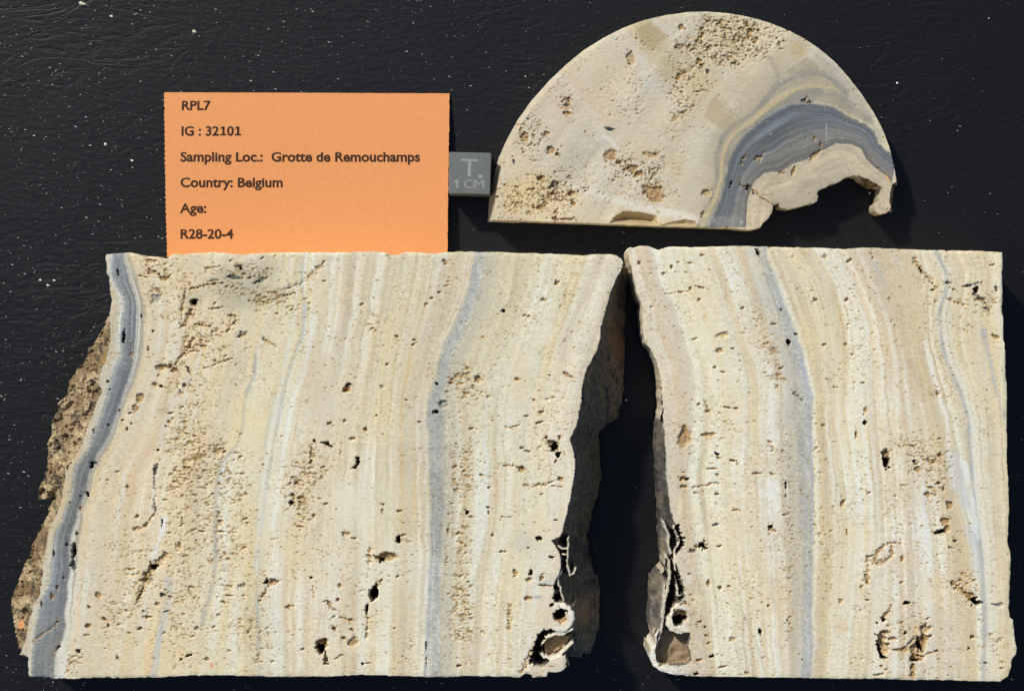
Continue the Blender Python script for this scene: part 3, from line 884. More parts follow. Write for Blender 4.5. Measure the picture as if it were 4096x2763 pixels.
L.fabric(np.clip(d, 0, 1) * np.where((Tl > 1) & (Tl < 3), .2, 1), lean=.15)
L.pores(20000, d * .75, (4, 10), (2.6, 5.), (.03, .18), seed=21)
L.pores(2600, np.clip(d - .2, 0, 1), (8, 16), (4, 8), (.2, .55), BR, (.25, .7), (-40, 25), 22)
edge_wear(L, .4)
mottle(L, ((Tl > 8) & (Tl < 9)) * 1., 80)
mottle(L, ((Tl > 1) & (Tl < 2)) * .6, 84)
L.cls = np.where(L.icut & (L.cls == 0) & (Tl > 1) & (Tl < 2), 2, L.cls)
L.cls = np.where(L.icut & (L.cls == 0) & (Tl > 8) & (Tl < 9), 2, L.cls)
L.cls = np.where((L.cls == 2) & (Tl > 4), 4, L.cls)
L.cls = np.where((L.cls == 1) & (L.X < 700), 5, L.cls)
L.build('wide travertine slab with a dark grey band along its slanting crusted left edge', 'stone slab',
        {0: 'cut_face', 1: 'broken_edge', 2: 'grey_band', 3: 'coral_tube', 4: 'grey_band', 5: 'brown_crust'}, {0: M_CUT, 1: M_CRUST, 2: M_GREY, 3: M_CUT, 4: M_GREY, 5: M_CRUST})

# ------------------------------------------------------------------ right slab
top_r = P('C1', '85,72 100,55 120,60 150,48 200,48 230,60 260,70 300,55 340,50 450,55 560,52 700,48 850,52 1000,55 1200,60 1300,65 1420,58 1550,62 1700,68 1800,72 2000,75 2203,82')
rt_r = np.concatenate([P('C1', '2205,120 2203,200 2205,300 2203,400 2208,470 2210,560 2220,640 2222,760 2228,850 2228,1000 2231,1300'),
                       P('C2', '2235,120 2238,200 2240,330 2235,520 2248,570 2250,640 2245,760 2245,850 2240,890 2245,940 2265,960 2270,1040 2285,1120 2282,1150 2260,1180 2250,1240 2235,1280 2200,1300 2195,1308')])
bot_r = P('C2', '2000,1303 1900,1298 1700,1298 1500,1290 1200,1290 1000,1285 800,1282 600,1280 450,1278 330,1265 270,1250 230,1220 210,1180 200,1120')
lf_top = P('C1', '275,820 265,750 245,690 215,630 190,600 175,540 168,450 165,380 140,310 120,240 108,180 100,140 88,110')
lf_sil = np.concatenate([P('C2', '205,1090 220,1050 205,960 205,900 215,840 210,770 220,720 240,690 275,650 282,600 268,570 265,480 262,380 262,280 250,200 245,100'),
                         P('C1', '250,1342 245,1200 245,1050 262,960')])
lf_cut = np.concatenate([P('C2', '205,1090 245,1030'), P('G2', '175,1060 150,1220 160,1330 230,1360 330,1370 400,1350 445,1320 440,1250 415,1200 440,1140 430,1090 380,1085 300,1070 255,1030 245,985 290,910 330,870 390,800 385,740 360,640 325,540 310,470 340,420 380,365 350,270 310,200 290,140 265,40'),
                         P('C1', '305,1342 300,1200 295,1100 285,1000 280,880')])
ZR = .022
ra = lambda o: np.where((o[:, 0] < 2760) & (o[:, 1] > 1500), 2.6, 1.7)
sil_r = refine(np.concatenate([top_r, rt_r, bot_r, low(lf_sil, .010, ZR), lf_top]), rough=ra, seed=5)
cut_r = refine(np.concatenate([top_r, rt_r, bot_r, lf_cut, lf_top]), rough=ra, seed=5)
R = Stone('stone_slab', sil_r, cut_r, ZR)
r0 = curve_x(R, P('C1', '60,60 100,200 150,400 180,600 250,750 270,900 280,1342'), P('C2', '290,200 320,500 330,900 330,1290'))
r1 = curve_x(R, P('C1', '210,55 230,150 260,280 330,400 380,560 430,700 450,850 460,1000 430,1342'), P('C2', '430,200 470,500 520,900 560,1290'))
r15 = curve_x(R, P('C1', '620,50 680,200 740,400 790,600 850,760 860,900 850,1342'), P('C2', '850,200 870,600 900,1000 920,1290'))
g5l = np.concatenate([P('C1', '835,50 850,180 895,300 920,400 945,500 975,600 1000,680 1015,760 1030,860 1025,920 1020,1000'), P('C2', '1030,0 1045,300 1055,450 1070,600 1075,800 1070,950 1070,1100 1075,1295')])
g5r = np.concatenate([P('C1', '865,50 885,150 940,280 980,400 1030,520 1060,630 1085,720 1110,800 1130,880 1130,1000'), P('C2', '1130,0 1140,200 1140,420 1130,600 1128,800 1128,950 1132,1100 1125,1295')])
r2 = curve_x(R, g5l)
r3 = curve_x(R, g5r)
r4 = curve_x(R, P('C1', '1050,50 1200,250 1240,400 1265,600 1262,800 1255,1000'), P('C2', '1290,0 1330,300 1345,500 1320,700 1290,1000 1260,1295'))
r45 = curve_x(R, P('C1', '1400,50 1480,250 1560,450 1620,700 1640,1000'), P('C2', '1660,0 1680,500 1700,1000 1700,1295'))
r5p = np.concatenate([P('C1', '1700,60 1740,200 1760,400 1770,600 1800,720 1830,830 1880,1020'), P('C2', '1930,0 1960,200 2000,400 2030,600 2040,800 2050,1000 2060,1295')])
r6p = np.concatenate([P('C1', '1825,70 1850,130 1882,190 1890,250 1880,310 1856,380 1845,450 1850,530 1865,610 1880,680 1910,750 1940,810 1970,880 1990,950 2010,1020'), P('C2', '2022,0 2035,200 2060,400 2085,600 2095,800 2100,1000 2095,1295')])
r5 = curve_x(R, r5p)
r6 = curve_x(R, r6p)
r8 = curve_x(R, P('C1', '2210,60 2240,1342'), P('C2', '2260,300 2290,1290'))
Tr, fr = layers(R, [r0, r1, r15, r2, r3, r4, r45, r5, r6, r8], [
    ((210, 197, 172), (217, 202, 175), .06),
    ((230, 222, 190), (224, 208, 172), .07),
    ((216, 196, 158), (214, 200, 168), .06),
    ((204, 196, 172), (173, 175, 169), .05),
    ((218, 204, 172), (224, 212, 178), .08),
    ((226, 214, 180), (212, 196, 166), .09),
    ((208, 192, 162), (216, 200, 166), .07),
    ((228, 218, 188), (222, 214, 188), .09),
    ((222, 213, 186), (222, 208, 172), .06)], 17, (3,))
grain(R, .055, 2)
R.line(P('C1', '210,60 235,150 265,280 335,400 385,560 435,700 460,850'), 13, rgb(196, 180, 162), .45)
R.line(P('C1', '165,60 190,200 230,350'), 12, rgb(218, 204, 180), .4)
R.line(r6p, 10, rgb(166, 169, 166), .62)
R.line(r6p + [16, 0], 8, rgb(226, 221, 200), .6)
R.line(np.concatenate([P('C1', '1770,590 1800,720 1830,830 1860,950 1890,1020'), P('C2', '1900,60 1930,200')]), 10, rgb(236, 233, 220), .7)
R.line(P('C1', '2095,520 2130,680 2160,830 2190,950 2220,1020'), 10, rgb(172, 176, 176), .6)
R.line(P('C2', '1930,30 1950,120 1975,220 2010,330'), 34, rgb(196, 200, 198), .55)
R.line(P('C2', '1990,60 2020,200 2040,330 2060,500'), 12, rgb(228, 230, 224), .7)
R.line(P('C2', '2045,480 2085,650 2095,820 2110,900 2100,1080 2090,1280'), 10, rgb(182, 183, 178), .55)
R.line(P('C2', '2010,440 2050,600 2070,720'), 20, rgb(200, 203, 200), .5)
R.line(g5r - [8, 0], 9, rgb(166, 170, 172), .35)
R.line(P('C2', '740,920 770,1010 800,1060 840,1160 860,1260'), 6, rgb(188, 176, 164), .5)
R.line(P('C2', '1480,330 1490,400 1510,470'), 6, rgb(200, 196, 188), .5)
R.line(P('C1', '1090,60 1180,200 1230,320 1250,430'), 11, rgb(196, 184, 166), .5)
R.line(P('C1', '1440,70 1500,190 1550,290'), 7, rgb(184, 182, 174), .5)
R.line(P('C1', '1690,700 1730,800 1750,900'), 16, rgb(194, 176, 148), .5)
R.line(P('C1', '1130,90 1200,240 1250,500 1265,760 1270,1000 1290,1300'), 14, rgb(230, 222, 192), .5)
for f, x, y, rx, ry, c in (('C1', 330, 740, 30, 40, (232, 228, 212)), ('C1', 205, 410, 14, 26, (236, 236, 228)), ('C1', 500, 560, 90, 110, (234, 226, 194)), ('C2', 1600, 930, 90, 50, (228, 218, 194)), ('C2', 1620, 1210, 66, 60, (232, 228, 214)),
                           ('C2', 380, 330, 20, 90, (240, 226, 180)), ('C2', 460, 350, 40, 70, (236, 222, 178)), ('C2', 430, 720, 40, 50, (228, 224, 208)), ('C2', 480, 850, 50, 70, (238, 226, 186)), ('C2', 1390, 900, 60, 90, (230, 222, 198)),
                           ('C2', 1650, 620, 120, 80, (220, 200, 162)), ('C2', 1820, 780, 90, 120, (226, 204, 158)), ('C1', 1620, 300, 110, 160, (214, 192, 152)), ('C2', 700, 400, 90, 200, (224, 206, 172)), ('C2', 1290, 1000, 50, 60, (222, 192, 150))):
    q = FB(f, (x, y, rx, ry, 1))[0]
    R.blob(q[0], q[1], q[2], q[3], rgb(*c), .5)
R.line(g5l - [22, 0], 46, rgb(186, 181, 166), .5, .95, 4)
R.line((g5l[-8:] + g5r[-8:]) / 2 if len(g5l) == len(g5r) else g5r - [30, 0], 10, rgb(164, 168, 164), .35)
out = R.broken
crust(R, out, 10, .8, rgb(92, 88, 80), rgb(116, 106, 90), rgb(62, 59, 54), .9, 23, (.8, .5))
# smooth floor of the pocket in the lower corner
pk = inside(P('G2', '195,1060 165,1220 165,1330 240,1360 400,1345 440,1310 410,1210 430,1100 300,1080 230,1050'), R.xs, R.ys)
R.Z = np.where(pk, -4 - .7 * fbm(R.X / 30, R.Y / 30, 8, 3), R.Z)
R.mix(np.where(pk, .75, 0), rgb(172, 148, 114))
PALE = rgb(224, 212, 188)
R.ridge(P('G2', '215,185 235,230 260,300 255,380 275,440'), 7, rgb(190, 180, 160), -.5, 3)
R.ridge(P('G2', '300,215 320,270 345,340 330,385 300,420 305,500 315,600'), 5, PALE, -.3, 3)
R.ridge(P('G2', '200,590 215,500 240,465 262,500 268,580 262,680 235,800 215,900 205,960'), 8, rgb(196, 184, 160), -.5, 3)
R.ridge(P('G2', '225,700 215,900 200,1060 170,1150 145,1250'), 6, rgb(196, 186, 164), -.6, 3)
R.ridge(P('G2', '315,600 325,700 330,780 370,790'), 5, PALE, -.4, 3)
R.ridge(P('G2', '150,1070 130,1100 140,1160 100,1200 95,1260'), 6, rgb(186, 170, 144), -1.2, 3)
R.ridge(P('G2', '330,870 285,915 255,970 255,1020 285,1055 340,1080 400,1070'), 12, rgb(226, 214, 190), -.1, 3)
many(R, 'p', 'G2', '350,955,66,62,0,6,b 335,990,50,50,0,14,k 395,970,22,24,0,10,k', irr=.15)
gashes(R, 'G2', [('325,215 350,280 385,345', 12, 14, 8, 'k'), ('295,260 325,330', 10, 9, 7, 'k'), ('325,415 375,370', 8, 8, 5, 'k'), ('278,480 288,530', 10, 10, 6, 'k'), ('318,600 340,680 375,760', 12, 14, 7, 'k'), ('295,720 280,790 275,860 250,940', 18, 14, 8, 'k'), ('365,790 340,830', 9, 9, 5, 'k'),
                 ('365,860 400,835 430,885', 10, 10, 1.6, 'b'), ('300,560 290,620', 8, 8, 2, 'b')])
many(R, 'p', 'C1', '820,85,10,26,-18,4,k 150,145,14,10,-30,1.6,b 335,165,9,14,0,1.5,b 290,202,11,6,0,1.7,b 510,103,12,8,0,1.5,b 500,282,30,9,10,1.5,b 440,290,9,16,20,1.5,b 620,548,44,16,-15,1.2,t 605,638,28,16,-20,1.4,t 680,628,12,6,0,1.6,b 490,352,14,9,0,1.3,t 995,590,16,22,0,4,k '
     '1035,546,10,10,0,2,d 955,412,8,8,0,1.3,d 1143,352,12,11,0,1.8,b 1325,350,14,9,-40,1.7,b 1340,128,22,8,-35,1.6,b 1195,605,11,7,-20,1.8,b 1318,606,14,11,0,1.7,b 1745,190,9,20,-20,2.4,k 1895,256,18,10,10,1.8,d 2055,295,14,24,10,3.2,k 2010,272,28,9,-8,2.2,d 2080,345,26,9,10,1.8,d '
     '405,1125,48,62,20,1.8,b 405,1080,14,30,0,1.6,b 545,1112,56,12,-4,1.4,b 540,982,18,9,0,1.7,b 490,940,12,10,0,1.5,b 650,960,28,7,8,1.7,b 700,964,18,7,-8,1.7,b 590,1220,14,7,20,2.4,k 680,1262,20,6,5,2.2,b 1427,1045,12,17,20,4.5,k 1378,1115,7,28,0,1.6,b 1545,1225,22,40,-6,3.4,b 1550,1270,24,36,-10,9,k '
     '1705,1262,10,9,0,3.5,k 1725,1310,26,18,10,1.5,b 1835,882,14,9,0,1.8,b 580,735,12,8,0,1.5,b 625,760,16,6,0,1.3,t 1355,660,9,7,0,1.4,b 1420,820,14,5,0,1.2,b 1260,846,14,4,0,1.3,b 1595,497,6,5,0,1.3,d 1568,348,8,18,0,.9,t 2145,155,24,6,-8,1.4,b 435,145,16,7,0,1.2,t 2170,290,10,16,0,1.7,d 2110,400,20,9,20,1.5,d '
     '735,400,12,9,0,1.3,b 470,572,24,7,-20,1.1,t 950,740,18,8,-15,1.6,b 910,490,20,8,0,1.4,b 570,1305,40,7,0,1.3,b 820,1332,30,6,0,1.3,b 2165,560,22,12,10,1.5,b 385,310,10,6,0,1.4,b 1205,110,14,16,0,1.1,t')
gashes(R, 'C1', [('1700,115 1740,180 1780,220 1830,290', 9, 9, 1.5, 'b'), ('1890,350 1930,362 1990,380', 7, 6, 1.5, 'b'), ('1435,965 1420,1005', 9, 7, 1.6, 'b'), ('2020,275 2090,250', 8, 4, 1.4, 'd'), ('2045,320 2110,370', 10, 8, 1.6, 'd'), ('300,320 440,300', 4, 4, .9, 'b'), ('520,925 545,975', 6, 6, 1.2, 'b'), ('1460,85 1475,125', 6, 5, 1.2, 'b'), ('1030,880 1075,925', 9, 9, 1.2, 'd')])
many(R, 'p', 'C2', '400,160,30,16,-8,1.8,b 420,165,10,9,0,3,k 405,205,24,9,8,1.9,b 590,20,14,7,0,1.8,b 680,58,20,6,4,2.2,b 590,247,16,7,0,1.9,b 470,240,14,6,0,1.4,b 980,195,5,30,0,2.2,k 980,260,4,14,0,1.6,d 895,433,17,11,10,3,k 905,450,24,12,20,1.8,b 605,540,18,8,-10,1.8,b 1300,300,14,24,15,1.5,b '
     '1325,463,6,18,0,1.6,b 1855,462,40,14,-10,2.6,k 1890,445,30,22,-40,2,b 1880,400,30,20,0,1.6,b 1935,512,12,7,0,1.9,d 1912,552,22,7,20,1.4,g 1850,30,16,12,0,1.5,b 1845,185,12,9,0,1.8,b 1905,310,20,24,20,1.7,b 1780,250,20,18,0,1.6,b 1800,212,20,7,0,1.5,b 1870,220,10,16,0,1.6,b 1790,60,12,14,0,1.6,b '
     '1450,240,16,8,-30,1.3,b 810,130,20,6,0,1.4,b 695,340,24,7,0,1.3,b 835,1025,9,16,-10,2.8,k 525,1000,14,9,0,1.8,b 495,970,20,6,0,1.5,b 530,1048,14,8,0,1.6,b 560,1165,20,7,-10,2.6,k 490,1185,20,8,-15,1.9,b 625,1222,30,6,-12,1.6,b 760,1258,14,10,0,1.4,b 545,755,12,18,0,1.8,b 607,775,14,12,0,2,b '
     '450,570,18,14,0,1.5,d 437,700,10,6,0,1.2,g 2035,1055,14,9,0,1.9,b 2110,1200,16,8,0,1.3,d 2015,1120,9,8,0,1.4,d 2190,875,28,14,0,1.2,g 1665,862,18,9,0,3,k 1440,745,10,14,0,2.2,b 1408,770,12,9,0,1.7,b 1440,845,14,6,0,1.5,b 880,880,8,9,0,1.6,b 990,960,6,6,0,2,d 1075,1183,8,6,0,1.8,d 680,1070,20,16,0,1.2,t '
     '1640,610,12,20,0,1.5,b 1460,600,26,8,-30,1.2,t 1290,850,12,16,0,1.3,b 1640,200,16,7,0,1.1,t 800,1,1,1,0,.5,n 2200,1230,14,6,0,1.2,b 660,770,16,7,0,1.1,b 585,420,26,9,-10,1.5,d 475,1262,14,10,0,1.8,k')
gashes(R, 'C2', [('450,212 520,200 600,182', 7, 7, 1.6, 'b'), ('480,545 515,530 520,505', 11, 9, 2.2, 'b'), ('505,535 530,560', 12, 8, 3, 'k'), ('1475,640 1495,580 1540,535 1575,520', 11, 10, 1.3, 'b'), ('1475,640 1540,630 1585,590 1575,530', 9, 10, 1.3, 'b'), ('1575,520 1630,530', 8, 6, 1.1, 'b'),
                 ('1440,600 1445,660 1435,745', 11, 11, 1.6, 'b'), ('1930,740 1970,790 2010,820 2040,855', 9, 12, 2, 'b'), ('1540,920 1580,900 1570,880', 12, 8, 1.4, 'b')])
many(R, 'p', 'G3', '690,525,30,24,20,3.5,k 700,470,50,18,-30,1.6,b 610,560,22,14,0,2.2,b 1500,100,40,14,20,1.4,b 1580,60,40,16,10,1.4,b 1790,320,66,32,-5,5,k 1745,290,36,50,0,6,k 1720,225,40,24,20,2.2,b 1640,200,34,18,20,2,b 960,322,44,18,0,4,k 1730,722,28,18,20,2.2,b 1690,860,16,12,0,1.8,b 940,680,22,14,0,2.4,k 1305,885,22,14,0,2,b '
     '655,740,70,52,60,4.5,t 680,850,100,70,80,5.5,t 640,870,24,90,-14,11,k 690,960,50,24,30,8,k 700,665,70,26,10,3,b 800,740,70,22,0,1.8,b 850,870,50,24,0,1.6,b 1080,840,130,110,60,4.2,t 1060,960,90,46,0,5,b 1060,1000,60,14,0,10,k 1150,760,50,100,10,4,b 1095,800,18,100,-6,8,k 1135,860,16,70,-20,7,k 1160,640,60,60,60,2.4,t '
     '1030,1080,34,50,0,2.2,b 1030,1160,28,40,0,1.6,b 1220,610,50,18,-10,1.4,t 1210,720,40,16,-30,2.2,b 1200,510,30,12,-20,1.4,t 630,1160,60,16,-12,1.3,b 715,1100,22,10,0,1.6,b 660,1060,26,14,0,1.6,b 900,545,26,20,30,1.2,t 500,285,24,12,0,2,b 2005,345,60,18,10,1.2,g 930,870,70,40,0,2,b 740,590,20,16,0,1.5,b')
gashes(R, 'G3', [('1180,915 1270,908 1310,880', 9, 16, 2.2, 'b'), ('800,870 850,870', 8, 8, 2.4, 'b'), ('1480,90 1560,160 1640,210 1720,290', 14, 24, 2.2, 'b'), ('1190,770 1250,700', 14, 9, 2.2, 'b')])
R.ridge(P('G3', '1080,590 1060,680 1040,760 990,810'), 13, rgb(218, 196, 154), -.6)
R.ridge(P('G3', '1100,600 1130,660'), 9, rgb(206, 182, 142), -1.2)
d = dens_blobs(R, .2, FB('C1', (940, 790, 60, 80, .75), (880, 550, 90, 300, .3, -15), (950, 1150, 90, 300, .3), (2110, 370, 110, 110, .6, 20), (1150, 1100, 60, 300, .25), (1740, 1250, 90, 130, .5), (1650, 1150, 120, 150, .2), (620, 1050, 150, 150, .15), (700, 320, 100, 200, .2)) +
               FB('C2', (990, 600, 70, 600, .4), (1170, 200, 60, 500, .25), (1840, 120, 80, 200, .5), (1850, 380, 90, 110, .5), (1990, 720, 70, 80, .5, 30), (1400, 850, 60, 150, .45), (1700, 1000, 200, 120, .2), (2170, 1100, 90, 150, .3), (1000, 1100, 60, 200, .3), (1820, 700, 130, 200, .15)))
d *= np.where((Tr > 3) & (Tr < 4), .55, 1) * np.where((Tr > 5.6) & (Tr < 6.9) & (R.Y < 1700), .7, 1) * R.icut
R.fabric(np.clip(d, 0, 1), seed=60)
R.pores(15000, d * .8, (4, 10), (2.6, 5.), (.03, .18), seed=31)
R.pores(1800, np.clip(d - .2, 0, 1), (8, 15), (4, 8), (.2, .55), BR, (.25, .7), (-25, 25), 32)
edge_wear(R, .4)
mottle(R, ((Tr > 3) & (Tr < 4)) * 1., 88)
R.cls = np.where(R.icut & (R.cls == 0) & (Tr > 3) & (Tr < 4), 2, R.cls)
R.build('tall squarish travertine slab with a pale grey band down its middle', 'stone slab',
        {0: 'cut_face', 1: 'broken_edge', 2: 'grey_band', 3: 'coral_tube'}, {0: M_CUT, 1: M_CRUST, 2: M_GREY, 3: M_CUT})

# ------------------------------------------------------------------ half disc
ZD = .0085
arc = P('D', '278,930 300,830 325,745 365,660 415,570 480,480 560,390 640,312 720,245 810,186 900,138 1000,98 1100,72 1190,59 1280,56 1370,62 1450,74 1530,93 1600,116 1680,148 1750,185 1830,240 1900,300 1960,368 2020,445 2080,535 2125,620 2155,700 2178,790 2190,860')
lip = np.concatenate([P('D3', '205,1116'), P('D3', '172,1000')])
right_d = P('D4', '2165,850 2150,940 2140,985 2095,1012 2085,1020 2050,1045 2000,1055 1960,1035 1935,1010 1925,980 1965,930 1985,860 1995,810 2000,780 1960,765 1920,770 1870,740 1830,720 1800,690 1770,660 1720,655 1650,670 1610,700 1560,720 1500,735 1430,775 1370,800 1345,840 1350,870 1340,910 1300,940 1240,950 1180,970 1100,990 1040,998 970,990 945,975 950,940 930,945 885,970 880,1000 870,1040 840,1090 790,1130 750,1190 685,1220')
bot_d = P('D', '1400,1088 1200,1082 1000,1075 800,1068 600,1061 400,1054 268,1049')
ra = lambda o: np.where((o[:, 0] > 3000) & (o[:, 1] > 690) & (o[:, 0] < 3545), 3.0, .45)
sil_d = refine(np.concatenate([arc, right_d, bot_d]), rough=ra, seed=8, scale=12)
cut_d = refine(np.concatenate([arc[:-1], P('D4', '2165,725 2120,745 2105,800 2095,870 2090,930 2110,970 2095,1012'), right_d[4:14],
                               P('D4', '1950,740 1890,700 1830,680 1770,660'), right_d[18:], bot_d]), rough=ra, seed=8, scale=12)
K = Stone('half_disc', sil_d, cut_d, ZD)
cA = P('D', '1285,1085 1340,960 1370,850 1395,740 1450,655 1520,590 1600,530 1690,490 1790,488 1890,508 1960,555 2040,590 2085,625 2105,680 2145,720 2190,748')
cB = P('D', '1470,1085 1478,960 1508,870 1560,825 1640,820 1700,780 1760,762 1800,730 1850,712 1900,685 1970,688 2020,710 2045,760 2085,800 2130,830 2160,860 2168,900 2150,960')
cO = P('D', '1235,1085 1310,950 1338,850 1335,740 1360,655 1410,600 1500,540 1560,480 1610,420 1680,375 1760,350 1840,352 1900,395 1950,450')
cM = P('D', '1260,1085 1322,950 1352,850 1362,750 1385,675 1430,625 1500,580 1560,530 1640,470 1720,428 1800,415 1880,420 1930,470')
jit = 6 * fbm(K.X / 50, K.Y / 50, 4, 3)
dA, dB, dO, dM = [K.dist(q) for q in (cA, cB, cO, cM)]
pol = lambda a, b: inside(np.concatenate([a, b[::-1]]), K.xs, K.ys)
dark = pol(cA, cB)
core = inside(np.concatenate([cB, P('D', '2300,1000 2300,1300 1470,1300')]), K.xs, K.ys)
outer = pol(cO, np.concatenate([cA[:11], P('D', '1990,520')])) & ~dark
# body
body = 1 + .05 * vn((K.X * .8 + K.Y * .6) / 55, (K.Y * .8 - K.X * .6) / 400, 3) + .035 * vn((K.X * .8 + K.Y * .6) / 20, (K.Y * .8 - K.X * .6) / 300, 4)
K.col[:] = rgb(203, 191, 165)
K.col *= body[..., None]
hue = fbm(K.X / 110, K.Y / 110, 14, 3)
K.col *= 1 + np.stack([hue * .03, hue * .0, -hue * .06], -1)
blobs = [('D', 560, 480, 110, 160, (208, 190, 166), 30), ('D', 470, 930, 230, 130, (214, 196, 152), 0), ('D', 1350, 190, 260, 140, (200, 184, 146), 0), ('D', 1230, 380, 130, 140, (198, 180, 138), 0), ('D', 1250, 720, 90, 190, (200, 192, 172), 10), ('D', 1130, 780, 60, 90, (198, 180, 140), 0),
         ('D', 1010, 180, 100, 60, (184, 168, 128), 40), ('D', 1480, 430, 170, 110, (188, 172, 142), -30), ('D', 1600, 290, 100, 80, (190, 176, 146), -20), ('D', 1720, 240, 60, 60, (186, 164, 118), 30), ('D', 840, 300, 60, 120, (206, 192, 168), -30), ('D', 1000, 580, 200, 120, (208, 192, 168), 20), ('D', 700, 450, 40, 160, (208, 184, 152), -38)]
for f, x, y, rx, ry, c, rot in blobs:
    q = FB(f, (x, y, rx, ry, 1))[0]
    K.blob(q[0], q[1], q[2], q[3], rgb(*c), .6, rot)


def patch(st, poly, c, al, soft=8):
    m = inside(poly, st.xs, st.ys)
    d = st.dist(np.concatenate([poly, poly[:1]]), False, 3)
    st.mix(np.where(m, al * sst(0, soft, d), 0), c)


K.line(P('D', '640,300 720,400 800,520 900,640 1000,720'), 60, rgb(207, 188, 160), .4, .9)
K.line(P('D', '860,190 960,330 1060,450 1120,520'), 34, rgb(208, 200, 184), .5, .9)
K.line(P('D', '980,130 1060,250 1110,330'), 60, rgb(178, 162, 124), .5, .9)
patch(K, P('D', '1300,465 1335,440 1450,560 1480,600 1400,645 1370,640 1260,560'), rgb(172, 152, 118), .55, 14)
patch(K, P('D', '930,140 1000,110 1060,120 1110,185 1060,210 1010,260'), rgb(170, 152, 112), .5, 14)
patch(K, P('D', '1770,232 1900,300 2020,450 2120,640 2160,730 2110,690 2050,590 1930,470 1850,350'), rgb(176, 170, 152), .8, 14)
patch(K, P('D', '1640,350 1760,265 1800,290 1850,350 1800,350 1700,370'), rgb(150, 138, 112), .6, 14)
m = outer
u = dO / (dO + dA + 1e-6)
lam = vn(u * 16 + jit * .02, K.X / 400, 6)
K.mix(np.where(m, .8, 0), rgb(168, 158, 134))
K.col *= np.where(m, 1 + .09 * lam, 1)[..., None]
K.line(cO + [-16, -14], 40, rgb(172, 162, 138), .5, .95)
K.line(cO, 14, rgb(132, 130, 122), .55, .9)
K.line(cM, 12, rgb(194, 176, 134), .75)
K.line(cM + [10, 10], 8, rgb(126, 126, 120), .5, .9)
K.line(cM + [24, 24], 10, rgb(128, 126, 118), .4, .9)
K.line(P('D', '1690,480 1790,445 1880,450 1960,510 2050,570'), 22, rgb(150, 144, 128), .7)
K.line(P('D', '1575,270 1605,310 1625,370 1610,420'), 10, rgb(150, 142, 122), .35)
u = dA / (dA + dB + 1e-6) + .012 * jit / 6
lam = .5 * vn(u * 34, K.X / 260, 7) + .5 * vn(u * 15, K.X / 200, 8) + .25 * vn(u * 70, K.X / 160, 9)
ck = rgb(110, 116, 119) + (rgb(124, 122, 116) - rgb(110, 116, 119)) * sst(.3, .75, u + .3 * fbm(K.X / 70, K.Y / 50, 5, 3))[..., None]
ck = ck * (1 + .26 * lam - .16 * np.exp(-((u - .06) / .08) ** 2) - .14 * np.exp(-((u - .95) / .06) ** 2))[..., None]
dk = np.where(dark, sst(-4, 14, dA + 3 * vn(K.X / 6, K.Y / 6, 55)), 0)
K.col += dk[..., None] * (ck - K.col)
patch(K, np.concatenate([P('D4', '210,1060 600,1060'), P('D4', '590,1200 120,1180')]), rgb(150, 150, 148), .4, 10)
cc = rgb(190, 176, 150) * (1 + .09 * fbm(K.X / 60, K.Y / 30, 9, 4) + .06 * vn(dB / 9, K.X / 90, 3))[..., None]
K.col += np.where(core, sst(0, 7, dB), 0)[..., None] * (cc - K.col)
K.mix(np.where(core, .5 * sst(70, 130, dB), 0), rgb(160, 152, 136))
grain(K, .05, 5)
K.line(P('D3', '1010,750 1150,810 1350,880 1600,950 1850,1010 2100,1060 2280,1110'), 20, rgb(214, 209, 194), .8, .6)
K.line(P('D', '880,150 920,190 960,270 990,300'), 16, rgb(206, 202, 190), .6)
K.line(P('D', '1030,100 1090,140 1120,180'), 12, rgb(206, 198, 182), .6)
K.line(P('D', '580,330 660,420 720,520'), 5, rgb(206, 176, 144), .5)
K.line(P('D', '540,330 640,420 740,540 780,640'), 16, rgb(212, 202, 184), .5)
K.line(P('D3', '1340,250 1420,300 1480,380'), 7, rgb(222, 220, 212), .7)
K.line(P('D3', '1450,620 1560,690 1700,720'), 12, rgb(218, 208, 190), .5)
K.line(P('D', '1340,465 1400,540 1460,612'), 2.5, rgb(226, 224, 216), .8, .8, 1)
K.line(P('D', '1835,450 1845,520 1855,600 1858,690'), 2.6, rgb(176, 186, 192), .8, .8, 1)
K.line(P('D', '1800,620 1802,670'), 2.2, rgb(170, 178, 184), .6, .8, 1)
patch(K, P('D', '415,840 500,790 560,850 510,910 470,960 380,1040 290,1040 300,900 330,830'), rgb(214, 192, 140), .5, 40)
for x, y, r in ((1395, 650, 4), (1420, 560, 4), (1590, 640, 5), (1700, 600, 3), (1930, 660, 4), (1520, 760, 4), (1590, 480, 4), (1640, 390, 5), (1360, 600, 4), (1760, 300, 5), (1450, 1060, 5), (1320, 1055, 5)):
    q = P('D', f'{x},{y}')[0]
    K.blob(q[0], q[1], r * .9, r * .7, rgb(222, 222, 216), .8)
out = K.broken
crust(K, out, 5.5, .8, rgb(150, 120, 76), rgb(124, 108, 84), rgb(84, 78, 66), .5, 33, (1.6, 1.6))
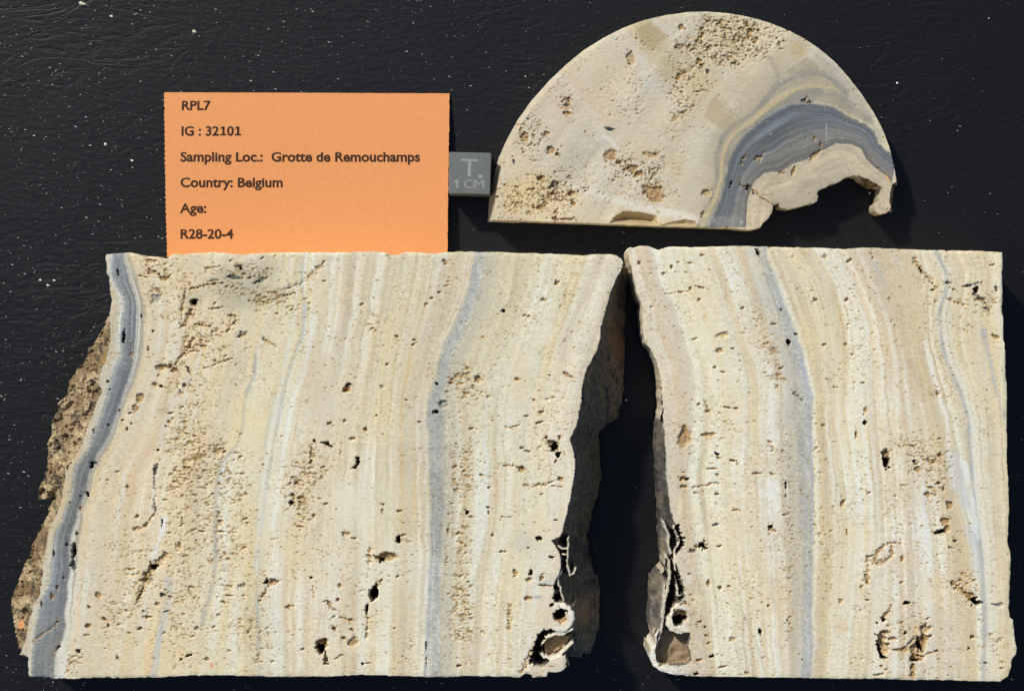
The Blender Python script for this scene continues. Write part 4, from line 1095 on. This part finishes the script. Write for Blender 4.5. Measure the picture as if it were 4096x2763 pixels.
many(K, 'p', 'D', '925,285,19,42,-14,1.5,t 1250,290,12,12,0,1.6,b 1255,312,10,8,0,1.5,b 1030,925,50,40,30,2.2,b 1000,905,30,30,0,2,t 1750,480,14,15,0,1.4,d 1778,488,8,9,0,1.6,d 1760,465,6,6,0,1,b 1538,755,16,18,0,1.8,t 1460,757,16,8,-40,1.5,t 1450,782,6,8,0,1.3,t 1285,920,20,18,0,1.8,t 1268,1020,9,20,10,1.6,t 1398,880,6,30,16,1.5,d '
     '1486,898,14,14,0,2.2,d 1700,815,14,24,25,1.6,t 1795,742,30,16,-35,1.5,t 1828,692,7,18,0,1.4,b 1640,825,14,6,0,1.2,t 540,715,24,20,30,1.8,b 575,735,12,12,0,1.8,b 560,880,22,18,0,1.6,d 490,850,20,14,0,2,b 550,920,14,10,0,2,b 640,920,26,14,-20,2,b 650,970,14,12,0,2.2,b 490,985,18,18,0,1.9,b 560,1040,12,12,0,2.2,b 615,1045,36,8,0,1.6,b 420,650,26,20,0,1.5,b 390,590,16,10,0,1.4,b 520,640,20,14,0,1.4,b '
     '830,745,36,34,0,1.3,b 870,775,20,14,0,1.9,b 930,800,34,18,20,1.8,b 960,830,24,14,0,1.8,b 1020,740,40,18,10,.9,t 620,500,14,40,10,1.4,t 625,540,16,12,0,1.6,b 1135,565,20,18,0,.8,t 1166,130,12,16,20,1.4,b 1490,150,16,20,30,1.6,b 1470,110,12,12,0,1.4,b 1350,110,14,10,0,1.3,b 1240,200,12,12,0,1.3,b 1150,370,12,18,0,1.4,b 1290,340,14,14,0,1.4,d 1140,228,4,5,0,2,k 1800,660,7,10,0,1,b 1310,905,6,5,0,1,b', irr=.48)
gashes(K, 'D', [('1440,880 1486,898 1540,940 1612,985', 3.5, 3, 1.4, 'b'), ('1500,905 1560,935 1600,930', 3, 2, .8, 'b')])
# chipped facets along the sawn lower edge
for s_, dz in (('822,1066 850,1030 890,1008 960,1012 1010,1022 1045,1030 1052,1076', -2.2), ('1060,1076 1110,1062 1180,1046 1230,1055 1240,1082', -1.4)):
    pl = P('D', s_)
    mk = inside(pl, K.xs, K.ys)
    K.Z = np.where(mk, np.minimum(K.Z, dz * sst(0, 26, K.dist(np.concatenate([pl, pl[:1]]), False, 2)) - .3 + .2 * fbm(K.X / 18, K.Y / 18, 3, 3)), K.Z)
    K.mix(np.where(mk, .75, 0), rgb(176, 152, 108))
d = dens_blobs(K, .27, FB('D', (1390, 200, 290, 160, .8), (1190, 370, 140, 210, .6, -20), (430, 640, 150, 150, .6), (480, 920, 230, 140, .85), (880, 770, 100, 110, .55), (980, 860, 120, 80, .5), (620, 500, 40, 110, .5), (960, 200, 120, 60, .4), (930, 540, 90, 80, .3), (1180, 520, 60, 60, .5), (1020, 770, 90, 60, .35), (840, 400, 200, 160, .14)))
smooth = dark | outer | (inside(P('D', '1300,450 1600,260 1720,200 1900,300 2150,700 2200,1000 1180,1100 1150,900 1230,600'), K.xs, K.ys))
d = np.where(smooth, .03, d) * K.icut
K.fabric(np.clip(d, 0, 1), (.02, .26), rgb(160, 134, 92), .7, 7, 6, 70)
K.pores(5000, d * .9, (4, 8), (3, 6), (.06, .3), rgb(164, 136, 92), seed=41, rot=(-40, 40))
edge_wear(K, .2)
# black inclusions and an orange fleck
patch(K, P('D', '785,605 815,603 835,612 858,614 840,620 822,628 800,616'), rgb(50, 52, 56), 1, 3)
patch(K, P('D', '355,760 366,757 372,772 369,785 360,784'), rgb(40, 42, 48), 1, 3)
patch(K, P('D4', '2040,630 2058,628 2080,670 2102,720 2085,726 2060,690'), rgb(214, 160, 80), 1, 4)
K.cls = np.where(K.icut & dark & (K.cls == 0), 2, K.cls)
kd = K.build('half disc of stone with a curved cut rim and a dark grey layered arch', 'stone disc',
             {0: 'cut_face', 1: 'broken_edge', 2: 'grey_band'}, {0: M_CUT, 1: M_CRUST, 2: M_GREY}, wall=.00003)
# flare the left rim so that its sunlit side shows, as on the core-drilled wall
for ch in kd.children:
    if ch.name.startswith('side_wall'):
        me = ch.data
        n = len(me.vertices)
        co = np.empty(n * 3, np.float32)
        me.vertices.foreach_get('co', co)
        co = co.reshape(-1, 3)
        t = np.clip(1 - co[:, 2] / ZD, 0, 1)
        gx = co[:, 0] - .0007
        gy = co[:, 1] + .0223
        r = np.hypot(gx, gy) + 1e-6
        on = (r > .043)
        wgt = np.clip(-(gx * .9 - gy * .44) / r, 0, 1) ** .8 * on
        co[:, 0] += (gx / r) * wgt * .0019 * t
        co[:, 1] += (gy / r) * wgt * .0019 * t
        me.vertices.foreach_set('co', co.ravel())
        me.update()

# ------------------------------------------------------------------ orange label card
m, nt, b = mat_new('orange_card', lin(rgb(246, 166, 104)) / ILLUM, .8, .15)
tc = nnode(nt, 'ShaderNodeTexCoord')
n1 = nnode(nt, 'ShaderNodeTexNoise')
n1.inputs['Scale'].default_value = 1900
n1.inputs['Detail'].default_value = 5
nt.links.new(tc.outputs['Object'], n1.inputs['Vector'])
rmp = nnode(nt, 'ShaderNodeValToRGB')
c0 = lin(rgb(238, 158, 97)) / 1.26
c1 = lin(rgb(246, 168, 107)) / 1.26
rmp.color_ramp.elements[0].position = .3
rmp.color_ramp.elements[0].color = (*c0, 1)
rmp.color_ramp.elements[1].position = .7
rmp.color_ramp.elements[1].color = (*c1, 1)
nt.links.new(n1.outputs['Fac'], rmp.inputs[0])
nt.links.new(rmp.outputs[0], b.inputs['Base Color'])
bp = nnode(nt, 'ShaderNodeBump')
bp.inputs['Strength'].default_value = .25
bp.inputs['Distance'].default_value = .0001
nt.links.new(n1.outputs['Fac'], bp.inputs['Height'])
nt.links.new(bp.outputs['Normal'], b.inputs['Normal'])
M_CARD = m
ZC = .0008
crn = wxy(P('E', '88,62 1857,68 1846,1085 118,1085'), ZC)
nu, nv = 160, 90


def card_z(u, v):
    return .00045 + .0030 * (1 - (1 - v) ** 2) + .00012 * np.sin(u * 5 + v * 3)


u, v = np.meshgrid(np.linspace(0, 1, nu), np.linspace(0, 1, nv))
XYc = ((crn[0] * (1 - u)[..., None] + crn[1] * u[..., None]) * (1 - v)[..., None] + (crn[3] * (1 - u)[..., None] + crn[2] * u[..., None]) * v[..., None])
g = np.random.default_rng(3)
XYc[:, 0, 0] += .00012 * np.sin(np.arange(nv) * 2.4) + .00005 * g.normal(size=nv)
XYc[:, -1, 0] += .00005 * g.normal(size=nv)
XYc[0, :, 1] += .00002 * g.normal(size=nu)
cc_ = crn.mean(0)
zt = card_z(u, v) + .00025
top = np.concatenate([XYc - cc_, zt[..., None]], -1).reshape(-1, 3)
botm = top.copy()
botm[:, 2] -= .0003
ids = np.arange(nu * nv).reshape(nv, nu)
Ft = np.stack([ids[1:, :-1], ids[1:, 1:], ids[:-1, 1:], ids[:-1, :-1]], -1).reshape(-1, 4)
Fb = Ft[:, ::-1] + nu * nv
bd = np.concatenate([ids[0, :], ids[1:, -1], ids[-1, -2::-1], ids[-2:0:-1, 0]])
bn = np.roll(bd, -1)
Fs = np.stack([bd, bn, bn + nu * nv, bd + nu * nv], 1)
card = thing('label_card', 'orange paper card with printed sample details, tucked against the wide slab', 'label card', (cc_[0], cc_[1], 0))
mesh_obj('card_sheet', np.concatenate([top, botm]), np.concatenate([Ft, Fb, Fs]), M_CARD, card, smooth=False)

m, nt, b = mat_new('dark_brown_ink', lin(rgb(66, 40, 26)), .7, .2)
M_INK = m
n1 = nnode(nt, 'ShaderNodeTexNoise')
n1.inputs['Scale'].default_value = 5200
tc = nnode(nt, 'ShaderNodeTexCoord')
nt.links.new(tc.outputs['Object'], n1.inputs['Vector'])
rmp = nnode(nt, 'ShaderNodeValToRGB')
rmp.color_ramp.elements[0].position = .42
rmp.color_ramp.elements[0].color = (*lin(rgb(40, 24, 16)), 1)
rmp.color_ramp.elements[1].position = .72
rmp.color_ramp.elements[1].color = (*lin(rgb(96, 58, 32)), 1)
nt.links.new(n1.outputs['Fac'], rmp.inputs[0])
nt.links.new(rmp.outputs[0], b.inputs['Base Color'])


def text_mesh(txt, bold=.02):
    cu = bpy.data.curves.new('t', 'FONT')
    cu.body = txt
    cu.offset = bold
    cu.resolution_u = 4
    ob = bpy.data.objects.new('t', cu)
    C.objects.link(ob)
    dg = bpy.context.evaluated_depsgraph_get()
    me = bpy.data.meshes.new_from_object(ob.evaluated_get(dg))
    bpy.data.objects.remove(ob)
    bpy.data.curves.remove(cu)
    co = np.empty(len(me.vertices) * 3, np.float32)
    me.vertices.foreach_get('co', co)
    return me, co.reshape(-1, 3).astype(float)


_, cR = text_mesh('R')
CAPH = cR[:, 1].max()
XH = text_mesh('x')[1][:, 1].max() / CAPH
# a figure one with a flag and a foot (unit box, base line at 0)
ONE = (((.34, .17), (.34, .76), (.06, .64), (.0, .82), (.40, 1.0), (.72, 1.0), (.72, .17), (1.0, .17), (1.0, 0), (.02, 0), (.02, .17)), )
ONE_PLAIN = (((.62, .0), (.62, .72), (.05, .62), (.05, .78), (.62, 1.0), (1.0, 1.0), (1.0, 0)), )


def put_text(name, segs, base, cap, z, mat, parent, origin, frame, zf=None, bold=.035, xh=None):
    """flat print: pieces (text, x0, x1) on one base line, capital height cap (frame pixels)"""
    V, Fc = [], []
    for txt, x0, x1 in segs:
        if txt in ('|1', '|1p'):
            src = ONE if txt == '|1' else ONE_PLAIN
            co = np.array(src[0], float)
            fs = [tuple(range(len(co)))[::-1]]
            co[:, 1] *= CAPH
        else:
            me, co = text_mesh(txt, bold)
            fs = [tuple(p.vertices) for p in me.polygons]
            bpy.data.meshes.remove(me)
        y = co[:, 1] / CAPH
        if xh:
            y = np.where(y < 0, y, np.where(y < XH, y * xh / XH, xh + (y - XH) * (1 - xh) / (1 - XH)))
        lo, hi = co[:, 0].min(), co[:, 0].max()
        q = np.stack([x0 + (co[:, 0] - lo) / (hi - lo) * (x1 - x0), base - y * cap], 1)
        ox, oy, k = FR[frame]
        w = wxy(q * k + [ox, oy], z)
        zz = np.full(len(w), z) if zf is None else zf(w)
        n0 = len(V)
        V += [(a[0] - origin[0], a[1] - origin[1], c) for a, c in zip(w, zz)]
        Fc += [tuple(i + n0 for i in f) for f in fs]
    me = bpy.data.meshes.new(name)
    me.from_pydata(V, [], Fc)
    me.materials.append(mat)
    bm = bmesh.new()
    bm.from_mesh(me)
    for f in bm.faces:
        if f.normal.z < 0:
            f.normal_flip()
    bm.to_mesh(me)
    bm.free()
    o = bpy.data.objects.new(name, me)
    C.objects.link(o)
    o.parent = parent
    return o


def on_card(w):
    vv = np.clip((crn[0, 1] - w[:, 1]) / (crn[0, 1] - crn[3, 1]), 0, 1)
    uu = np.clip((w[:, 0] - crn[0, 0]) / (crn[1, 0] - crn[0, 0]), 0, 1)
    return card_z(uu, vv) + .00025 + .00003


for segs, base in ((( ('RPL7', 199, 379), ), 173), ((('IG : 32', 200, 432), ('|1', 440, 477), ('0', 481, 524), ('|1', 529, 569)), 333),
                   ((('Sampling Loc.:  Grotte de Remouchamps', 196, 1676), ), 494), ((('Country: Belgium', 198, 829), ), 653),
                   ((('Age:', 195, 359), ), 812), ((('R28-20-4', 200, 526), ), 971)):
    put_text('printed_line', segs, base, 57, ZC, M_INK, card, cc_, 'E', on_card, .03, .72)

# ------------------------------------------------------------------ one centimetre scale cube
m, nt, b = mat_new('grey_metal', lin(rgb(104, 106, 103)), .55, .4)
tc = nnode(nt, 'ShaderNodeTexCoord')
mp = nnode(nt, 'ShaderNodeMapping')
mp.inputs['Scale'].default_value = (5200, 260, 900)
nt.links.new(tc.outputs['Object'], mp.inputs['Vector'])
n1 = nnode(nt, 'ShaderNodeTexNoise')
n1.inputs['Scale'].default_value = 1
n1.inputs['Detail'].default_value = 4
nt.links.new(mp.outputs[0], n1.inputs['Vector'])
n2 = nnode(nt, 'ShaderNodeTexNoise')
n2.inputs['Scale'].default_value = 350
nt.links.new(tc.outputs['Object'], n2.inputs['Vector'])
av = nnode(nt, 'ShaderNodeMath', operation='ADD')
nt.links.new(n1.outputs['Fac'], av.inputs[0])
nt.links.new(n2.outputs['Fac'], av.inputs[1])
rmp = nnode(nt, 'ShaderNodeValToRGB')
rmp.color_ramp.elements[0].position = .3
rmp.color_ramp.elements[0].color = (*lin(rgb(96, 98, 96)), 1)
rmp.color_ramp.elements[1].position = .7
rmp.color_ramp.elements[1].color = (*lin(rgb(112, 114, 111)), 1)
hf = nnode(nt, 'ShaderNodeMath', operation='MULTIPLY')
hf.inputs[1].default_value = .5
nt.links.new(av.outputs[0], hf.inputs[0])
nt.links.new(hf.outputs[0], rmp.inputs[0])
nt.links.new(rmp.outputs[0], b.inputs['Base Color'])
M_CUBE = m
M_MARK = mat_new('pale_engraving', lin(rgb(146, 149, 141)), .7, .2)[0]
cq = wxy(P('E5', '226,290 1230,315 1206,1315 208,1292'), .01)
co_ = cq.mean(0)
cube = thing('scale_cube', 'small grey metal cube marked T and 1 CM between the card and the half disc', 'scale cube', (co_[0], co_[1], 0))
bm = bmesh.new()
vb = [bm.verts.new((*(p - co_), .0003)) for p in cq]
vt = [bm.verts.new((*(p - co_), .01)) for p in cq]
bm.faces.new(vt[::-1])
bm.faces.new(vb)
for i in range(4):
    j = (i + 1) % 4
    bm.faces.new((vb[j], vb[i], vt[i], vt[j]))
bmesh.ops.recalc_face_normals(bm, faces=bm.faces)
bmesh.ops.bevel(bm, geom=list(bm.edges), offset=.00022, segments=2, affect='EDGES', profile=.6)
bm_obj('cube_body', bm, M_CUBE, cube)
ck_ = lambda w: np.full(len(w), .01 + .00003)


def flat_shape(name, s_, mat):
    q = wxy(P('E5', s_), .01)
    bm = bmesh.new()
    f = bm.faces.new([bm.verts.new((*(p - co_), .01 + .00003)) for p in q])
    if f.normal.z < 0:
        f.normal_flip()
    return bm_obj(name, bm, mat, cube)


flat_shape('engraved_letter', '508,455 912,465 908,522 752,518 745,880 660,878 682,517 510,512', M_MARK)
flat_shape('engraved_dot', ' '.join(f'{975 + 56 * math.cos(t):.0f},{880 + 48 * math.sin(t):.0f}' for t in np.linspace(0, 6.28, 21)[:-1]), M_MARK)
put_text('engraved_text', (('|1p', 328, 442), ('C', 582, 800), ('M', 818, 1062)), 1163, 205, .01, M_MARK, cube, co_, 'E5', ck_, .0)

# ------------------------------------------------------------------ dust and crumbs
def flake(x, y, z, a, b_, h, rot, g):
    """a small irregular grain: six-sided base and a raised top"""
    n = 6
    t = np.arange(n) / n * 2 * math.pi
    r = g.uniform(.7, 1.2, n)
    u, w = np.cos(t) * a * r, np.sin(t) * b_ * r
    c, s_ = math.cos(rot), math.sin(rot)
    bx, by = x + u * c - w * s_, y + u * s_ + w * c
    v = [(bx[i], by[i], z) for i in range(n)] + [(x + (bx[i] - x) * .6, y + (by[i] - y) * .6, z + h * g.uniform(.7, 1.2)) for i in range(n)]
    f = [(i, (i + 1) % n, n + (i + 1) % n, n + i) for i in range(n)] + [(n, n + 1, n + 2, n + 3), (n, n + 3, n + 4, n + 5)]
    return v, f


m, nt, b = mat_new('white_dust', (.6, .59, .56), .8, .2)
M_DUST = m
gi = nnode(nt, 'ShaderNodeTexCoord')
n1 = nnode(nt, 'ShaderNodeTexNoise')
n1.inputs['Scale'].default_value = 420
n1.inputs['Detail'].default_value = 0
nt.links.new(gi.outputs['Object'], n1.inputs['Vector'])
rmp = nnode(nt, 'ShaderNodeValToRGB')
rmp.color_ramp.elements[0].position = .46
rmp.color_ramp.elements[0].color = (.1, .105, .115, 1)
rmp.color_ramp.elements[1].position = .72
rmp.color_ramp.elements[1].color = (.8, .79, .75, 1)
nt.links.new(n1.outputs['Fac'], rmp.inputs[0])
nt.links.new(rmp.outputs[0], b.inputs['Base Color'])
g = np.random.default_rng(77)
DV, DF = [], []
N = 0
blk = [inside(q, np.arange(0, 4096, 8), np.arange(0, 2763, 8)) for q in (sil_l, sil_r, sil_d)]
blk = blk[0] | blk[1] | blk[2]
cardpoly = P('E', '80,55 1865,60 1855,1085 110,1085')
cubepoly = P('E5', '200,270 1250,290 1230,1340 190,1320')
for q in (cardpoly, cubepoly):
    blk |= inside(q, np.arange(0, 4096, 8), np.arange(0, 2763, 8))
tries = 0
while N < 2500 and tries < 40000:
    tries += 1
    x, y = g.uniform(-60, 4150), g.uniform(-60, 2820)
    i, j = int(np.clip(y // 8, 0, 344)), int(np.clip(x // 8, 0, 511))
    if blk[i, j]:
        continue
    dn = .12 + .9 * math.exp(-(x / 900) ** 2) * (1 if y < 2100 else .6) + .35 * math.exp(-((x - 1500) / 900) ** 2) * (y < 400)
    if y > 2650:
        dn += .4
    if x > 2500:
        dn *= .6
    dn *= .6 + .8 * max(0., float(fbm(np.array([x / 260]), np.array([y / 260]), 2, 3)[0]) + .4)
    if g.random() > dn:
        continue
    w = wxy((x, y), 0)
    s_ = .00005 + .00012 * g.random() ** 4
    v, f = flake(w[0], w[1], -.0001, s_ * g.uniform(1.8, 2.8), s_ * .75, s_ * .6, math.radians(-14 + g.normal() * 12), g)
    n0 = len(DV)
    DV += v
    DF += [tuple(a + n0 for a in q) for q in f]
    N += 1


def dust_obj(name, V, Fc, mat):
    me = bpy.data.meshes.new(name)
    me.from_pydata(V, [], Fc)
    me.materials.append(mat)
    o = bpy.data.objects.new(name, me)
    C.objects.link(o)
    return o


o = dust_obj('dust', DV, DF, M_DUST)
o['kind'] = 'stuff'
DV, DF = [], []
for _ in range(60):
    uu, vv = g.random(), g.random() * .93
    p = (crn[0] * (1 - uu) + crn[1] * uu) * (1 - vv) + (crn[3] * (1 - uu) + crn[2] * uu) * vv
    s_ = .00004 + .00008 * g.random() ** 2.5
    v, f = flake(p[0], p[1], float(card_z(uu, vv)) + .00024, s_ * 2, s_ * .7, s_ * .7, math.radians(-12 + g.normal() * 10), g)
    n0 = len(DV)
    DV += v
    DF += [tuple(a + n0 for a in q) for q in f]
o = dust_obj('dust', DV, DF, M_DUST)
o['kind'] = 'stuff'
DV, DF = [], []
for _ in range(34):
    a, b_ = g.random(), g.random()
    p = (cq[0] * (1 - a) + cq[1] * a) * (1 - b_) + (cq[3] * (1 - a) + cq[2] * a) * b_
    s_ = .00004 + .00007 * g.random() ** 2
    v, f = flake(p[0], p[1], .00999, s_ * 1.8, s_ * .7, s_ * .7, math.radians(-12), g)
    n0 = len(DV)
    DV += v
    DF += [tuple(q_ + n0 for q_ in q) for q in f]
o = dust_obj('dust', DV, DF, M_DUST)
o['kind'] = 'stuff'

M_CRUMB = mat_new('pale_stone_crumb', (.62, .56, .44), .8, .2)[0]
M_WHITE = mat_new('white_stone_crumb', (.8, .79, .75), .8, .2)[0]
for x, y, a, b_, c, lab in ((776, 126, 11, 7, M_CRUMB, 'cream stone crumb with a grey flake, on the black sheet above the card'),
                            (330, 16, 20, 8, M_CRUMB, 'tan smear of stone grit at the top edge left of the card'),
                            (446, 66, 9, 5, M_CRUMB, 'cream crumb near the top edge, between the grit smear and the crumb above the card'),
                            (421, 577, 8, 6, M_WHITE, 'bright white crumb on the black sheet left of the second printed line of the card'),
                            (528, 642, 8, 5, M_WHITE, 'bright white crumb left of the card, level with the small metal cube'),
                            (190, 1141, 8, 4, M_WHITE, 'lowest of three white crumbs clustered left of the top corner of the wide slab'),
                            (160, 1120, 8, 4, M_WHITE, 'left one of three white crumbs clustered left of the top corner of the wide slab'),
                            (216, 1121, 8, 4, M_WHITE, 'right one of three white crumbs clustered left of the top corner of the wide slab'),
                            (3479, 772, 5, 7, M_CRUMB, 'grey stone crumb in the hollow below the half disc arch'),
                            (3590, 332, 5, 5, M_WHITE, 'white speck on the black sheet to the right of the half disc rim'),
                            (2504, 1600, 6, 6, M_CRUMB, 'grey speck on the black sheet in the gap between the two slabs'),
                            (3565, 845, 4, 4, M_WHITE, 'tiny white grain at the foot of the half disc hook')):
    w = wxy((x, y), .0003)
    k = plane(0)
    root_v, f = flake(0, 0, -.0001, a * k, b_ * k, min(a, b_) * k * .9, math.radians(-15), g)
    o = dust_obj('stone_crumb', root_v, f, c)
    o.location = (w[0], w[1], 0)
    o['label'] = lab
    o['category'] = 'crumb'
    o['group'] = 'stone crumbs on the black sheet'
